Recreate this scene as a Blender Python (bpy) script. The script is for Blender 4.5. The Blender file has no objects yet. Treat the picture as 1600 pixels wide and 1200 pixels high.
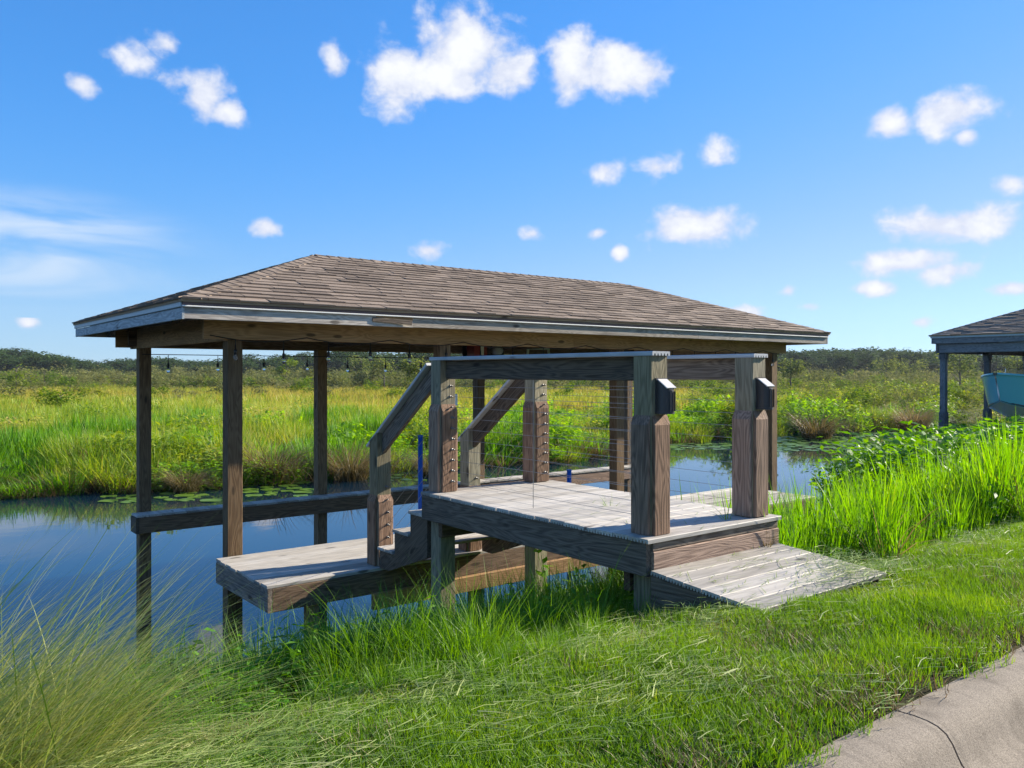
import bpy, bmesh, math, random
import numpy as np
from mathutils import Vector, Matrix
random.seed(7); rng = np.random.default_rng(11)
R = math.radians
S = bpy.context.scene
COL = S.collection

# ---------------------------------------------------------------- camera
TH = R(51.84); EYE = 2.83; FPX = 1294.3; HY = 583.2       # photo: 1600 x 1200
cam = bpy.data.objects.new('camera', bpy.data.cameras.new('camera')); COL.objects.link(cam)
cam.location = (0, 0, EYE); cam.rotation_euler = (R(90), 0, TH - R(90))
cam.data.sensor_width = 36; cam.data.lens = 36 * FPX / 1600; cam.data.shift_y = -(600 - HY) / 1600
cam.data.clip_start = .05; cam.data.clip_end = 6000
S.camera = cam
FW = Vector((math.cos(TH), math.sin(TH), 0)); RT = Vector((math.sin(TH), -math.cos(TH), 0))
def at(x, y, Y):                       # pixel + depth -> point
    p = FW * Y + RT * ((x - 800) / FPX * Y); return Vector((p.x, p.y, EYE + (HY - y) / FPX * Y))
def gnd(x, y, z=0.):                   # pixel on the level z -> point
    return at(x, y, (EYE - z) * FPX / (y - HY))

# ---------------------------------------------------------------- light
SUN = Vector((.885, -.175, .425)).normalized()
EL = math.asin(SUN.z); AZ = math.atan2(SUN.y, SUN.x)
sl = bpy.data.lights.new('sun', 'SUN'); sl.energy = 5.0; sl.angle = R(.53); sl.color = (1, .91, .76)
so = bpy.data.objects.new('sun', sl); COL.objects.link(so)
so.rotation_euler = (-SUN).to_track_quat('-Z', 'Y').to_euler(); so.location = (20, -4, 12)
S.view_settings.view_transform = 'Standard'; S.view_settings.look = 'None'; S.view_settings.gamma = 1
S.view_settings.use_curve_mapping = False; S.view_settings.exposure = 1.22
S.cycles.use_denoising = True; S.cycles.max_bounces = 5; S.cycles.diffuse_bounces = 2; S.cycles.glossy_bounces = 3; S.cycles.transmission_bounces = 4; S.cycles.transparent_max_bounces = 8
S.cycles.use_adaptive_sampling = True; S.cycles.adaptive_threshold = .01
S.cycles.sample_clamp_indirect = 6; S.cycles.caustics_reflective = False; S.cycles.caustics_refractive = False

class NT:
    def __init__(s, tree): s.t = tree; tree.nodes.clear()
    def n(s, typ, ins=None, **kw):
        nd = s.t.nodes.new(typ)
        for k, v in kw.items(): setattr(nd, k, v)
        for k, v in (ins or {}).items():
            if isinstance(v, bpy.types.NodeSocket): s.t.links.new(v, nd.inputs[k])
            else: nd.inputs[k].default_value = v
        return nd
    def m(s, op, a, b=None, c=None, clamp=False):
        nd = s.n('ShaderNodeMath', operation=op, use_clamp=clamp)
        for i, v in enumerate((a, b, c)):
            if v is None: continue
            if isinstance(v, bpy.types.NodeSocket): s.t.links.new(v, nd.inputs[i])
            else: nd.inputs[i].default_value = v
        return nd.outputs[0]
    def vm(s, op, a, b=None):
        nd = s.n('ShaderNodeVectorMath', operation=op)
        for i, v in enumerate((a, b)):
            if v is None: continue
            if isinstance(v, bpy.types.NodeSocket): s.t.links.new(v, nd.inputs[i])
            else: nd.inputs[i].default_value = v
        return nd.outputs['Value' if op in ('LENGTH', 'DOT_PRODUCT') else 'Vector']
    def mix(s, f, a, b, blend='MIX'):
        nd = s.n('ShaderNodeMix', data_type='RGBA', blend_type=blend)
        for i, v in ((0, f), (6, a), (7, b)):
            if isinstance(v, bpy.types.NodeSocket): s.t.links.new(v, nd.inputs[i])
            else: nd.inputs[i].default_value = v if i == 0 or len(v) == 4 else (*v, 1)
        return nd.outputs[2]
    def noise(s, vec, scale, detail=4, rough=.55, dist=0, dims='3D'):
        nd = s.n('ShaderNodeTexNoise', {'Scale': scale, 'Detail': detail, 'Roughness': rough, 'Distortion': dist}, noise_dimensions=dims)
        if vec is not None: s.t.links.new(vec, nd.inputs['Vector'])
        return nd.outputs['Fac']
    def ramp(s, f, stops, interp='LINEAR'):
        nd = s.n('ShaderNodeValToRGB', {'Fac': f}); cr = nd.color_ramp; cr.interpolation = interp
        while len(cr.elements) < len(stops): cr.elements.new(.5)
        for e, (p, c) in zip(cr.elements, stops): e.position = p; e.color = (*c, 1) if len(c) == 3 else c
        return nd.outputs[0]
    def sstep(s, x, a, b):
        return s.n('ShaderNodeMapRange', {0: x, 1: a, 2: b, 3: 0., 4: 1.}, interpolation_type='SMOOTHSTEP', clamp=True).outputs[0]

# ---------------------------------------------------------------- sky
W = bpy.data.worlds.new('World'); S.world = W; W.use_nodes = True
def build_world():
    N = NT(W.node_tree)
    sky = N.n('ShaderNodeTexSky', sky_type='NISHITA', sun_disc=False, sun_elevation=EL, sun_rotation=R(90) - AZ,
              altitude=0, air_density=1.0, dust_density=.1, ozone_density=3.0)
    gm = N.n('ShaderNodeGamma', {'Color': sky.outputs[0], 'Gamma': .66})
    hs = N.n('ShaderNodeHueSaturation', {'Hue': .5, 'Saturation': 1.25, 'Value': 1.62, 'Color': gm.outputs[0]})
    base = N.mix(1., hs.outputs[0], (.385, .84, 1.33), 'MULTIPLY')
    bw = N.n('ShaderNodeRGBToBW', {0: base}).outputs[0]
    pale = N.n('ShaderNodeCombineXYZ', {0: N.m('MULTIPLY', bw, .80), 1: N.m('MULTIPLY', bw, .97), 2: N.m('MULTIPLY', bw, 1.30)}).outputs[0]
    base = N.mix(N.m('MULTIPLY', N.sstep(bw, 1.8, 4.2), .6), base, pale)          # the bright low sky is paler
    D = N.n('ShaderNodeTexCoord').outputs['Generated']
    sp = N.n('ShaderNodeSeparateXYZ', {0: D})
    phi = N.m('ARCTAN2', sp.outputs[1], sp.outputs[0]); el = N.m('ARCSINE', sp.outputs[2])
    P = N.n('ShaderNodeCombineXYZ', {0: phi, 1: el, 2: 0.}).outputs[0]
    STR = .074
    def ang(x, y):
        a = math.atan((x - 800) / FPX); return TH - a, math.atan((HY - y) / FPX * math.cos(a))
    cl = [(625, 118, 52, 62, 1), (725, 78, 88, 66, 1.1), (790, 112, 66, 36, 1), (690, 118, 90, 40, 1.1), (895, 105, 55, 52, 1.1), (960, 105, 78, 44, 1.1), (1000, 115, 42, 34, 1),
          (1080, 354, 84, 32, 1.1), (1480, 352, 88, 27, 1), (1485, 176, 54, 32, 1), (1392, 196, 34, 28, .95), (1510, 213, 18, 13, .8), (1410, 410, 82, 21, .95),
          (1478, 425, 48, 18, .9), (1366, 451, 32, 13, .9), (1028, 262, 38, 20, .75), (945, 268, 30, 20, .65), (318, 150, 40, 40, 1), (352, 172, 34, 22, .9), (290, 125, 34, 22, .75),
          (262, 72, 26, 19, .75), (128, 130, 23, 17, .85), (521, 92, 20, 30, .9), (670, 392, 30, 18, .85), (417, 357, 25, 17, .9), (968, 396, 13, 13, .85), (935, 363, 19, 11, .7),
          (1230, 455, 20, 11, .85), (1155, 488, 42, 11, .85), (1578, 450, 36, 11, .9), (832, 366, 22, 10, .6), (1120, 245, 24, 24, .5), (1440, 503, 20, 8, .7), (1260, 478, 18, 8, .6), (1580, 288, 22, 12, .55), (45, 505, 14, 10, .6), (210, 95, 40, 20, .5)]
    def cloud_bg(M):
        n1 = N.noise(N.vm('MULTIPLY', P, (1, 1.25, 1)), 20, 6, .56, .1, '2D')
        nn = N.m('MULTIPLY', N.m('SUBTRACT', n1, .5), 2.6)
        den = N.m('ADD', M, N.m('MULTIPLY', nn, .62))
        alpha = N.m('MULTIPLY', N.sstep(den, .0, .62), .98)
        # thicker cores are whiter, thin parts slightly grey-lilac
        core = N.sstep(N.m('ADD', M, N.m('MULTIPLY', nn, 1.1)), .25, 1.25)
        ccol = N.mix(core, (4.3, 4.6, 5.5), (5.8, 5.9, 6.15))
        return N.mix(alpha, base, ccol)
    shader = N.n('ShaderNodeBackground', {'Color': base, 'Strength': STR}).outputs[0]
    def box(x0, y0, x1, y1):
        """1 inside a rectangle of directions; the clouds listed in it are only worked out there"""
        pts = [ang(x, y) for x in (x0, x1) for y in (y0, y1)]; pa = [p[0] for p in pts]; pe = [p[1] for p in pts]
        q = N.vm('MULTIPLY', N.vm('SUBTRACT', P, ((min(pa) + max(pa)) / 2, (min(pe) + max(pe)) / 2, 0)), (2 / (max(pa) - min(pa)), 2 / (max(pe) - min(pe)), 0))
        s_ = N.n('ShaderNodeSeparateXYZ', {0: N.vm('ABSOLUTE', q)})
        return N.m('LESS_THAN', N.m('MAXIMUM', s_.outputs[0], s_.outputs[1]), 1.)
    left = list(cl)
    for bx in ((30, 20, 440, 225), (470, -30, 1090, 215), (880, 215, 1208, 515), (1330, 110, 1640, 262), (1208, 262, 1660, 520), (380, 320, 878, 430), (0, 490, 90, 520)):
        ins = [c for c in left if bx[0] <= c[0] <= bx[2] and bx[1] <= c[1] <= bx[3]]
        left = [c for c in left if c not in ins]; M = None
        for x, y, w, h, s in ins:
            a, e = ang(x, y); k = 1.12
            q = N.vm('MULTIPLY', N.vm('SUBTRACT', P, (a, e, 0)), (FPX / w / k, FPX / h / k, 0))
            m = N.m('MULTIPLY_ADD', N.vm('LENGTH', q), -s, s); M = m if M is None else N.m('MAXIMUM', M, m)
        bg = N.n('ShaderNodeBackground', {'Color': cloud_bg(N.m('MAXIMUM', M, -1.3)), 'Strength': STR})
        shader = N.n('ShaderNodeMixShader', {0: box(*bx), 1: shader, 2: bg.outputs[0]}).outputs[0]
    # the same kind of small fair-weather clouds all around, away from the part described above
    a0, _ = ang(800, 300)
    away = N.m('MAXIMUM', N.m('GREATER_THAN', N.m('ABSOLUTE', N.m('SUBTRACT', phi, a0)), .66), N.m('GREATER_THAN', el, .52))
    away = N.m('MULTIPLY', away, N.m('GREATER_THAN', el, .01))
    g = N.noise(N.vm('MULTIPLY', P, (1, 2.0, 1)), 5.0, 3, .6, 0, '2D')
    bg = N.n('ShaderNodeBackground', {'Color': N.mix(N.sstep(g, .62, .72), base, (5.7, 5.8, 6.1)), 'Strength': STR})
    shader = N.n('ShaderNodeMixShader', {0: away, 1: shader, 2: bg.outputs[0]}).outputs[0]
    # thin cirrus, low on the left
    ca, ce = ang(40, 385)
    q = N.vm('MULTIPLY', N.vm('SUBTRACT', P, (ca, ce, 0)), (FPX / 285, FPX / 95, 0))
    cm = N.m('SUBTRACT', 1., N.vm('LENGTH', q), clamp=True)
    sk = N.n('ShaderNodeMapping', {'Vector': P, 'Rotation': (0, 0, R(9)), 'Scale': (1, 5, 1)}).outputs[0]
    cn = N.noise(sk, 4.5, 4, .5, .4, '2D')
    cfac = N.m('MULTIPLY', N.m('MULTIPLY', N.sstep(cm, 0, .75), N.sstep(cn, .30, .66)), .8)
    bg = N.n('ShaderNodeBackground', {'Color': N.mix(cfac, base, (4.2, 4.9, 5.8)), 'Strength': STR})
    shader = N.n('ShaderNodeMixShader', {0: N.m('GREATER_THAN', cm, 0.), 1: shader, 2: bg.outputs[0]}).outputs[0]
    N.n('ShaderNodeOutputWorld', {'Surface': shader})
build_world()
W.cycles.sampling_method = 'MANUAL'; W.cycles.sample_map_resolution = 512

# ---------------------------------------------------------------- materials
def mat(name):
    m = bpy.data.materials.new(name); m.use_nodes = True; return m, NT(m.node_tree)
def finish(N, bsdf): N.n('ShaderNodeOutputMaterial', {'Surface': bsdf})
def wood(name, dark, light, stain=(.05, .045, .04), st=.35, grain=26., rough=.8, bump=.35, knots=True):
    m, N = mat(name)
    oc = N.n('ShaderNodeTexCoord').outputs['Object']; rnd = N.n('ShaderNodeObjectInfo').outputs['Random']
    off = N.n('ShaderNodeCombineXYZ', {0: N.m('MULTIPLY', rnd, 91.), 1: N.m('MULTIPLY', rnd, 37.), 2: N.m('MULTIPLY', rnd, 53.)}).outputs[0]
    p = N.vm('ADD', oc, off)
    big = N.noise(N.vm('MULTIPLY', p, (.9, 7, 7)), 1., 2, .5, .25)
    lines = N.m('MULTIPLY_ADD', N.m('SINE', N.m('MULTIPLY', big, grain * 4.6)), .5, .5)
    fine = N.noise(N.vm('MULTIPLY', p, (3, 120, 120)), 1., 4, .7)
    blot = N.noise(N.vm('MULTIPLY', p, (2.2, 6, 6)), 1., 5, .6)
    g = N.m('ADD', N.m('MULTIPLY', lines, .22), N.m('MULTIPLY', fine, .95))
    c = N.mix(N.sstep(g, .25, .85), dark, light)
    c = N.mix(N.m('MULTIPLY', N.sstep(blot, .52, .75), st), c, stain)
    tv = N.m('MULTIPLY_ADD', N.m('FRACT', N.m('MULTIPLY', rnd, 7.31)), .7, .65)
    c = N.mix(N.m('MULTIPLY', N.m('FRACT', N.m('MULTIPLY', rnd, 3.7)), .35), c, N.n('ShaderNodeHueSaturation', {'Saturation': .35, 'Value': 1.1, 'Color': c}).outputs[0])
    kn = N.n('ShaderNodeTexVoronoi', {'Vector': N.vm('MULTIPLY', p, (2.1, 6.5, 6.5)), 'Scale': 1.}).outputs['Distance']
    c = N.mix(N.m('MULTIPLY', N.m('SUBTRACT', 1., N.sstep(kn, .07, .15)), .75), c, (.03, .02, .012))
    c = N.mix(1., c, N.n('ShaderNodeCombineXYZ', {0: tv, 1: tv, 2: tv}).outputs[0], 'MULTIPLY')
    hgt = N.m('ADD', N.m('MULTIPLY', lines, .35), fine)
    b = N.n('ShaderNodeBump', {'Strength': bump, 'Distance': .004, 'Height': hgt}).outputs[0]
    pb = N.n('ShaderNodeBsdfPrincipled', {'Base Color': c, 'Roughness': rough, 'Normal': b, 'Specular IOR Level': .25})
    finish(N, pb.outputs[0]); return m
def plain(name, col, rough=.6, metal=0., noise=.0, nscale=30., spec=.5, bump=0.):
    m, N = mat(name)
    oc = N.n('ShaderNodeTexCoord').outputs['Object']
    n = N.noise(oc, nscale, 5, .6)
    k = N.m('MULTIPLY_ADD', N.m('SUBTRACT', n, .5), noise * 2, 1.)
    c = N.mix(1., (*col, 1), N.n('ShaderNodeCombineXYZ', {0: k, 1: k, 2: k}).outputs[0], 'MULTIPLY')
    ins = {'Base Color': c, 'Roughness': rough, 'Metallic': metal, 'Specular IOR Level': spec}
    if bump: ins['Normal'] = N.n('ShaderNodeBump', {'Strength': bump, 'Distance': .01, 'Height': n}).outputs[0]
    finish(N, N.n('ShaderNodeBsdfPrincipled', ins).outputs[0]); return m
WD = dict(
    post=wood('treated_post', (0.122, 0.066, 0.030), (0.288, 0.185, 0.093), st=.3),
    green=wood('green_grey_post', (0.146, 0.118, 0.062), (0.344, 0.290, 0.172), stain=(.07, .085, .06), st=.3),
    sleeve=wood('red_brown_sleeve', (0.120, 0.064, 0.036), (0.360, 0.216, 0.132), st=.4, bump=.5),
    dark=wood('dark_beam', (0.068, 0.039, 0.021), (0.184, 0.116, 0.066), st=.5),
    skirt=wood('grey_skirt', (0.073, 0.049, 0.033), (0.232, 0.172, 0.118), st=.55, bump=.5),
    warm=wood('warm_beam', (0.221, 0.113, 0.038), (0.410, 0.234, 0.095), st=.3),
    fascia=wood('weathered_fascia', (0.225, 0.182, 0.141), (0.465, 0.399, 0.320), stain=(.10, .085, .07), st=.6),
    fascia_b=wood('blue_grey_fascia', (0.187, 0.204, 0.207), (0.425, 0.459, 0.457), stain=(.09, .09, .085), st=.75),
    deckb=wood('grey_decking', (0.290, 0.261, 0.221), (0.460, 0.419, 0.360), stain=(.25, .23, .20), st=.35, grain=14., rough=.6, bump=.22),
    cap=wood('grey_cap', (.34, .35, .35), (.47, .48, .48), stain=(.25, .25, .25), st=.3, grain=14., rough=.55, bump=.1),
    navy=wood('blue_grey_post', (.07, .075, .08), (.18, .19, .20), st=.4),
    ply=wood('plywood_soffit', (.20, .11, .05), (.36, .22, .11), st=.3),
)
M_drip = plain('brown_drip_edge', (.13, .075, .065), .45, .0, .15)
M_dripb = plain('pale_drip_edge', (.40, .46, .48), .5, .0, .2)
M_steel = plain('steel', (.20, .195, .19), .55, 1.)
M_cable = plain('cable', (.30, .29, .27), .4, .9)
M_black = plain('black_plastic', (.012, .012, .013), .45)
M_wire = plain('black_wire', (.008, .008, .008), .6)
M_bronze = plain('dark_bronze_plastic', (.035, .03, .03), .4)
M_lens = plain('pale_lens', (.62, .58, .52), .25)
M_red = plain('red_paint', (.22, .012, .015), .4)
M_white = plain('white_paint', (.75, .74, .70), .5, 0, .1)
M_palegr = plain('pale_green_frame', (.42, .47, .38), .5)
M_grey = plain('grey_box', (.42, .46, .47), .5)
M_blue = plain('blue_pipe', (.01, .09, .42), .4, 0, .1)
M_teal = plain('teal_gelcoat', (.13, .46, .52), .18, 0, .05)
M_hullw = plain('white_gelcoat', (.66, .68, .66), .2, 0, .05)
M_navy = plain('navy_stripe', (.02, .03, .06), .3)
def glass():
    m, N = mat('bulb_glass')
    finish(N, N.n('ShaderNodeBsdfPrincipled', {'Base Color': (.9, .9, .88, 1), 'Roughness': .05, 'Transmission Weight': .85, 'IOR': 1.3}).outputs[0]); return m
M_glass = glass()
def shingle_mat():
    m, N = mat('asphalt_shingle')
    oc = N.n('ShaderNodeNewGeometry').outputs['Position']; rnd = N.n('ShaderNodeObjectInfo').outputs['Random']
    at_ = N.n('ShaderNodeAttribute', attribute_name='tint').outputs['Fac']
    r = N.m('FRACT', N.m('ADD', rnd, at_))
    c = N.ramp(r, [(0, (.12, .088, .066)), (.5, (.19, .142, .105)), (1, (.27, .205, .155))])
    sp = N.noise(oc, 260, 2, .8); bl = N.noise(oc, 6, 4, .6)
    c = N.mix(N.m('MULTIPLY', N.sstep(sp, .42, .66), .55), c, (.27, .225, .185))
    c = N.mix(N.m('MULTIPLY', N.sstep(bl, .45, .75), .4), c, (.10, .078, .062))
    b = N.n('ShaderNodeBump', {'Strength': .5, 'Distance': .003, 'Height': sp}).outputs[0]
    finish(N, N.n('ShaderNodeBsdfPrincipled', {'Base Color': c, 'Roughness': .92, 'Normal': b, 'Specular IOR Level': .2}).outputs[0]); return m
M_shingle = shingle_mat()
def leaf_mat(name, stops, trans=.45, rough=.5, pos_scale=.35, pos_amt=.35, spec=.3):
    """stops: colour ramp over a random value made of per-blade tint, per-clump random and a patchy position noise"""
    m, N = mat(name)
    rnd = N.n('ShaderNodeObjectInfo').outputs['Random']
    t = N.n('ShaderNodeAttribute', attribute_name='tint').outputs['Fac']
    pos = N.n('ShaderNodeNewGeometry').outputs['Position']
    pn = N.noise(pos, pos_scale, 1, .6)
    f = N.m('ADD', N.m('MULTIPLY', t, .5), N.m('MULTIPLY', rnd, .2))
    f = N.m('ADD', f, N.m('MULTIPLY', N.m('MULTIPLY_ADD', N.m('SUBTRACT', pn, .5), 2.6, .5, clamp=True), pos_amt))
    c = N.ramp(f, [(p, tuple(min(x * k, .55) for x, k in zip(q, (1.22, 1.26, 1.05)))) for p, q in stops])
    pb = N.n('ShaderNodeBsdfPrincipled', {'Base Color': c, 'Roughness': rough, 'Specular IOR Level': spec})
    hsv = N.n('ShaderNodeHueSaturation', {'Hue': .485, 'Saturation': 1.1, 'Value': 1.5, 'Color': c}).outputs[0]
    tr = N.n('ShaderNodeBsdfTranslucent', {'Color': hsv})
    mx = N.n('ShaderNodeMixShader', {0: trans, 1: pb.outputs[0], 2: tr.outputs[0]})
    finish(N, mx.outputs[0]); return m
G_lawn = leaf_mat('lawn_blade', [(0, (.035, .085, .008)), (.35, (.075, .165, .012)), (.7, (.13, .235, .018)), (.93, (.20, .27, .03)), (1, (.30, .28, .09))], .42, pos_scale=2.2)
G_clip = leaf_mat('cut_grass', [(0, (.07, .14, .025)), (.45, (.16, .23, .06)), (.8, (.30, .33, .14)), (1, (.46, .43, .25))], .3, pos_scale=3)
G_dead = leaf_mat('dead_thatch', [(0, (.06, .035, .018)), (.5, (.16, .11, .06)), (1, (.36, .30, .18))], .2)
G_bank = leaf_mat('bank_blade', [(0, (.025, .08, .006)), (.4, (.065, .165, .010)), (.75, (.12, .235, .015)), (1, (.24, .30, .05))], .42, pos_scale=1.3)
G_reed = leaf_mat('reed_blade', [(0, (.03, .10, .006)), (.4, (.075, .20, .010)), (.8, (.14, .28, .014)), (1, (.23, .32, .03))], .55, pos_scale=1.)
G_cord = leaf_mat('cordgrass_blade', [(0, (.06, .13, .012)), (.4, (.14, .22, .03)), (.7, (.32, .32, .12)), (1, (.52, .44, .28))], .3)
G_leaf = leaf_mat('weed_leaf', [(0, (.03, .10, .008)), (.5, (.07, .19, .012)), (1, (.14, .28, .02))], .45, pos_scale=1.5)
G_lime = leaf_mat('lime_leaf', [(0, (.06, .16, .006)), (.5, (.14, .28, .010)), (1, (.25, .36, .016))], .5, pos_scale=1.)
G_marsh = leaf_mat('marsh_blade', [(0, (.035, .10, .009)), (.3, (.10, .19, .014)), (.58, (.20, .265, .028)), (.82, (.31, .31, .06)), (1, (.40, .31, .12))], .4, pos_scale=.16, pos_amt=.42)
G_far = leaf_mat('far_marsh_blade', [(0, (.10, .14, .02)), (.35, (.20, .215, .035)), (.7, (.31, .26, .065)), (1, (.36, .26, .09))], .35, pos_scale=.05, pos_amt=.4, spec=.05, rough=.8)
G_brown = leaf_mat('brown_marsh_blade', [(0, (.03, .022, .012)), (.4, (.09, .075, .028)), (.75, (.19, .14, .07)), (1, (.32, .235, .14))], .3, pos_scale=.6)
G_scrub = leaf_mat('scrub_leaf', [(0, (.06, .075, .025)), (.5, (.13, .14, .05)), (1, (.25, .23, .12))], .3, pos_scale=.08, spec=.05, rough=.8)
G_bush = leaf_mat('bush_leaf', [(0, (.03, .075, .011)), (.5, (.105, .17, .02)), (1, (.27, .26, .035))], .35, pos_scale=.3, spec=.05, rough=.8)
G_tree = leaf_mat('wood_leaf', [(0, (.018, .038, .014)), (.5, (.034, .062, .02)), (1, (.065, .095, .03))], .25, pos_scale=.05, spec=.05, rough=.8)
G_pale = leaf_mat('willow_leaf', [(0, (.06, .09, .03)), (.5, (.12, .15, .045)), (1, (.22, .23, .06))], .35, pos_scale=.3, spec=.05, rough=.8)
M_bark = wood('bark', (.05, .04, .03), (.16, .13, .10))
def ground_mat():
    m, N = mat('ground')
    pos = N.n('ShaderNodeNewGeometry').outputs['Position']; sp = N.n('ShaderNodeSeparateXYZ', {0: pos})
    n = N.noise(pos, 9, 6, .65); n2 = N.noise(pos, .25, 4, .6)
    near = N.mix(N.sstep(n, .35, .7), (.028, .022, .012), (.075, .085, .022))
    far = N.mix(N.sstep(n2, .35, .7), (.05, .075, .015), (.16, .14, .04))
    c = N.mix(N.sstep(sp.outputs[1], 14, 30), near, far)
    b = N.n('ShaderNodeBump', {'Strength': .7, 'Distance': .03, 'Height': n}).outputs[0]
    finish(N, N.n('ShaderNodeBsdfPrincipled', {'Base Color': c, 'Roughness': .95, 'Normal': b, 'Specular IOR Level': .1}).outputs[0]); return m
def water_mat():
    m, N = mat('canal_water')
    pos = N.n('ShaderNodeNewGeometry').outputs['Position']
    a = N.noise(N.vm('MULTIPLY', pos, (1, 1.6, 1)), 2.2, 3, .5); b_ = N.noise(pos, 14, 2, .5)
    h = N.m('ADD', a, N.m('MULTIPLY', b_, .12))
    b = N.n('ShaderNodeBump', {'Strength': .02, 'Distance': .05, 'Height': h}).outputs[0]
    finish(N, N.n('ShaderNodeBsdfPrincipled', {'Base Color': (.004, .018, .034, 1), 'Roughness': .02, 'IOR': 1.45, 'Normal': b}).outputs[0]); return m
def concrete_mat():
    m, N = mat('kerb_concrete')
    pos = N.n('ShaderNodeNewGeometry').outputs['Position']
    n = N.noise(pos, 180, 3, .8); n2 = N.noise(pos, 3.5, 6, .65); n3 = N.noise(N.vm('MULTIPLY', pos, (3, 60, 60)), 1., 3, .6)
    c = N.mix(N.sstep(n, .3, .7), (.17, .14, .105), (.35, .295, .23))
    c = N.mix(N.m('MULTIPLY', N.sstep(n2, .48, .75), .6), c, (.10, .08, .06))
    st = N.noise(N.vm('MULTIPLY', pos, (26, 2.5, 2.5)), 1., 4, .6); 
    c = N.mix(N.m('MULTIPLY', N.sstep(st, .46, .68), .28), c, (.085, .07, .055))
    v = N.n('ShaderNodeTexVoronoi', {'Vector': pos, 'Scale': 70.}).outputs['Distance']
    c = N.mix(N.m('SUBTRACT', 1., N.sstep(v, .06, .16)), c, (.10, .085, .07))
    b = N.n('ShaderNodeBump', {'Strength': .45, 'Distance': .004, 'Height': N.m('ADD', n, N.m('MULTIPLY', n3, .4))}).outputs[0]
    finish(N, N.n('ShaderNodeBsdfPrincipled', {'Base Color': c, 'Roughness': .9, 'Normal': b, 'Specular IOR Level': .2}).outputs[0]); return m
def asphalt_mat():
    m, N = mat('asphalt')
    pos = N.n('ShaderNodeNewGeometry').outputs['Position']; n = N.noise(pos, 120, 3, .8)
    c = N.mix(n, (.03, .03, .03), (.085, .08, .075))
    finish(N, N.n('ShaderNodeBsdfPrincipled', {'Base Color': c, 'Roughness': .9}).outputs[0]); return m

# ---------------------------------------------------------------- object helpers
def root(name, loc, label, cat, group=None):
    o = bpy.data.objects.new(name, None); COL.objects.link(o); o.location = loc; o.empty_display_size = .2
    return tag(o, label, cat, group)
def tag(o, label=None, cat=None, group=None, kind=None):
    if label: o['label'] = label
    if cat: o['category'] = cat
    if group: o['group'] = group
    if kind: o['kind'] = kind
    return o
def wpos(o):
    p = Vector((0, 0, 0))
    while o is not None: p += o.location; o = o.parent
    return p
def link(name, me, m=None, parent=None, loc=None, rot=None):
    o = bpy.data.objects.new(name, me); COL.objects.link(o)
    if m is not None and not me.materials: me.materials.append(m)
    if parent is not None: o.parent = parent
    if rot is not None: o.rotation_euler = rot
    if loc is not None: o.location = Vector(loc) - (wpos(parent) if parent is not None and parent.rotation_euler[:] == (0, 0, 0) else Vector((0, 0, 0)))
    return o
def mesh_py(name, v, f, m=None, smooth=False):
    me = bpy.data.meshes.new(name); me.from_pydata([tuple(x) for x in v], [], f); me.update()
    if smooth: me.polygons.foreach_set('use_smooth', [True] * len(me.polygons))
    if m: me.materials.append(m)
    return me
def extrude(prof, L, t0=None, t1=None):
    """closed outline in local Y,Z pulled along local X; t0/t1: function (y,z)->x shift of the ends"""
    n = len(prof)
    v = [(t0(y, z) if t0 else 0, y, z) for y, z in prof] + [(L + (t1(y, z) if t1 else 0), y, z) for y, z in prof]
    f = [[(i + 1) % n, i, n + i, n + (i + 1) % n] for i in range(n)] + [list(range(n)), list(range(2 * n - 1, n - 1, -1))]
    return v, f
def rect(w, h, c=.004):
    a, b = w / 2, h / 2
    return [(-a + c, -b), (a - c, -b), (a, -b + c), (a, b - c), (a - c, b), (-a + c, b), (-a, b - c), (-a, -b + c)]
def comb(w, h):                        # decking profile, grooved underneath
    a, b = w / 2, h / 2; pr = [(-a, -b)]; n = 5; g = w / (n * 2 + 1)
    for i in range(n):
        x = -a + g * (1 + 2 * i); pr += [(x, -b), (x + g * .2, 0), (x + g * .8, 0), (x + g, -b)]
    return pr + [(a, -b), (a, b - .004), (a - .004, b), (-a + .004, b), (-a, b - .004)]
def board(name, parent, p0, p1, w, h, m, up=(0, 0, 1), prof=None, t0=None, t1=None):
    """piece from p0 to p1 (centre line); w across, h along `up`"""
    p0, p1 = Vector(p0), Vector(p1); d = p1 - p0; x = d.normalized(); z = Vector(up); z = (z - x * z.dot(x)).normalized(); y = z.cross(x)
    v, f = extrude(prof or rect(w, h, min(.004, w / 5, h / 5)), d.length, t0, t1)
    me = mesh_py(name, v, f, m)
    o = link(name, me, None, parent); base = wpos(parent) if parent else Vector((0, 0, 0))
    M3 = Matrix((x, y, z)).transposed(); o.rotation_euler = M3.to_euler(); o.location = p0 - base
    return o
def sub(name, part, p0, p1, w, h, m, up=(0, 0, 1), **kw):
    """a sub-part: same as board, but under a rotated part"""
    o = board(name, None, p0, p1, w, h, m, up, **kw)
    return adopt(o, part)
def mw(o):
    M = o.matrix_basis.copy(); p = o.parent
    while p is not None: M = p.matrix_basis @ M; p = p.parent
    return M
def adopt(o, part):
    M = mw(part).inverted() @ o.matrix_basis; o.parent = part; o.matrix_basis = M; return o
def oriented(name, parent, wv, faces, xdir, zdir, m):
    '''mesh from world points whose local X runs along xdir (the grain)'''
    x = Vector(xdir).normalized(); z = Vector(zdir); z = (z - x * z.dot(x)).normalized(); M3 = Matrix((x, z.cross(x), z)).transposed(); c = Vector(wv[0]); Mi = M3.transposed()
    o = link(name, mesh_py(name, [Mi @ (Vector(p) - c) for p in wv], faces, m), None, parent, c); o.rotation_euler = M3.to_euler(); return o
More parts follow.
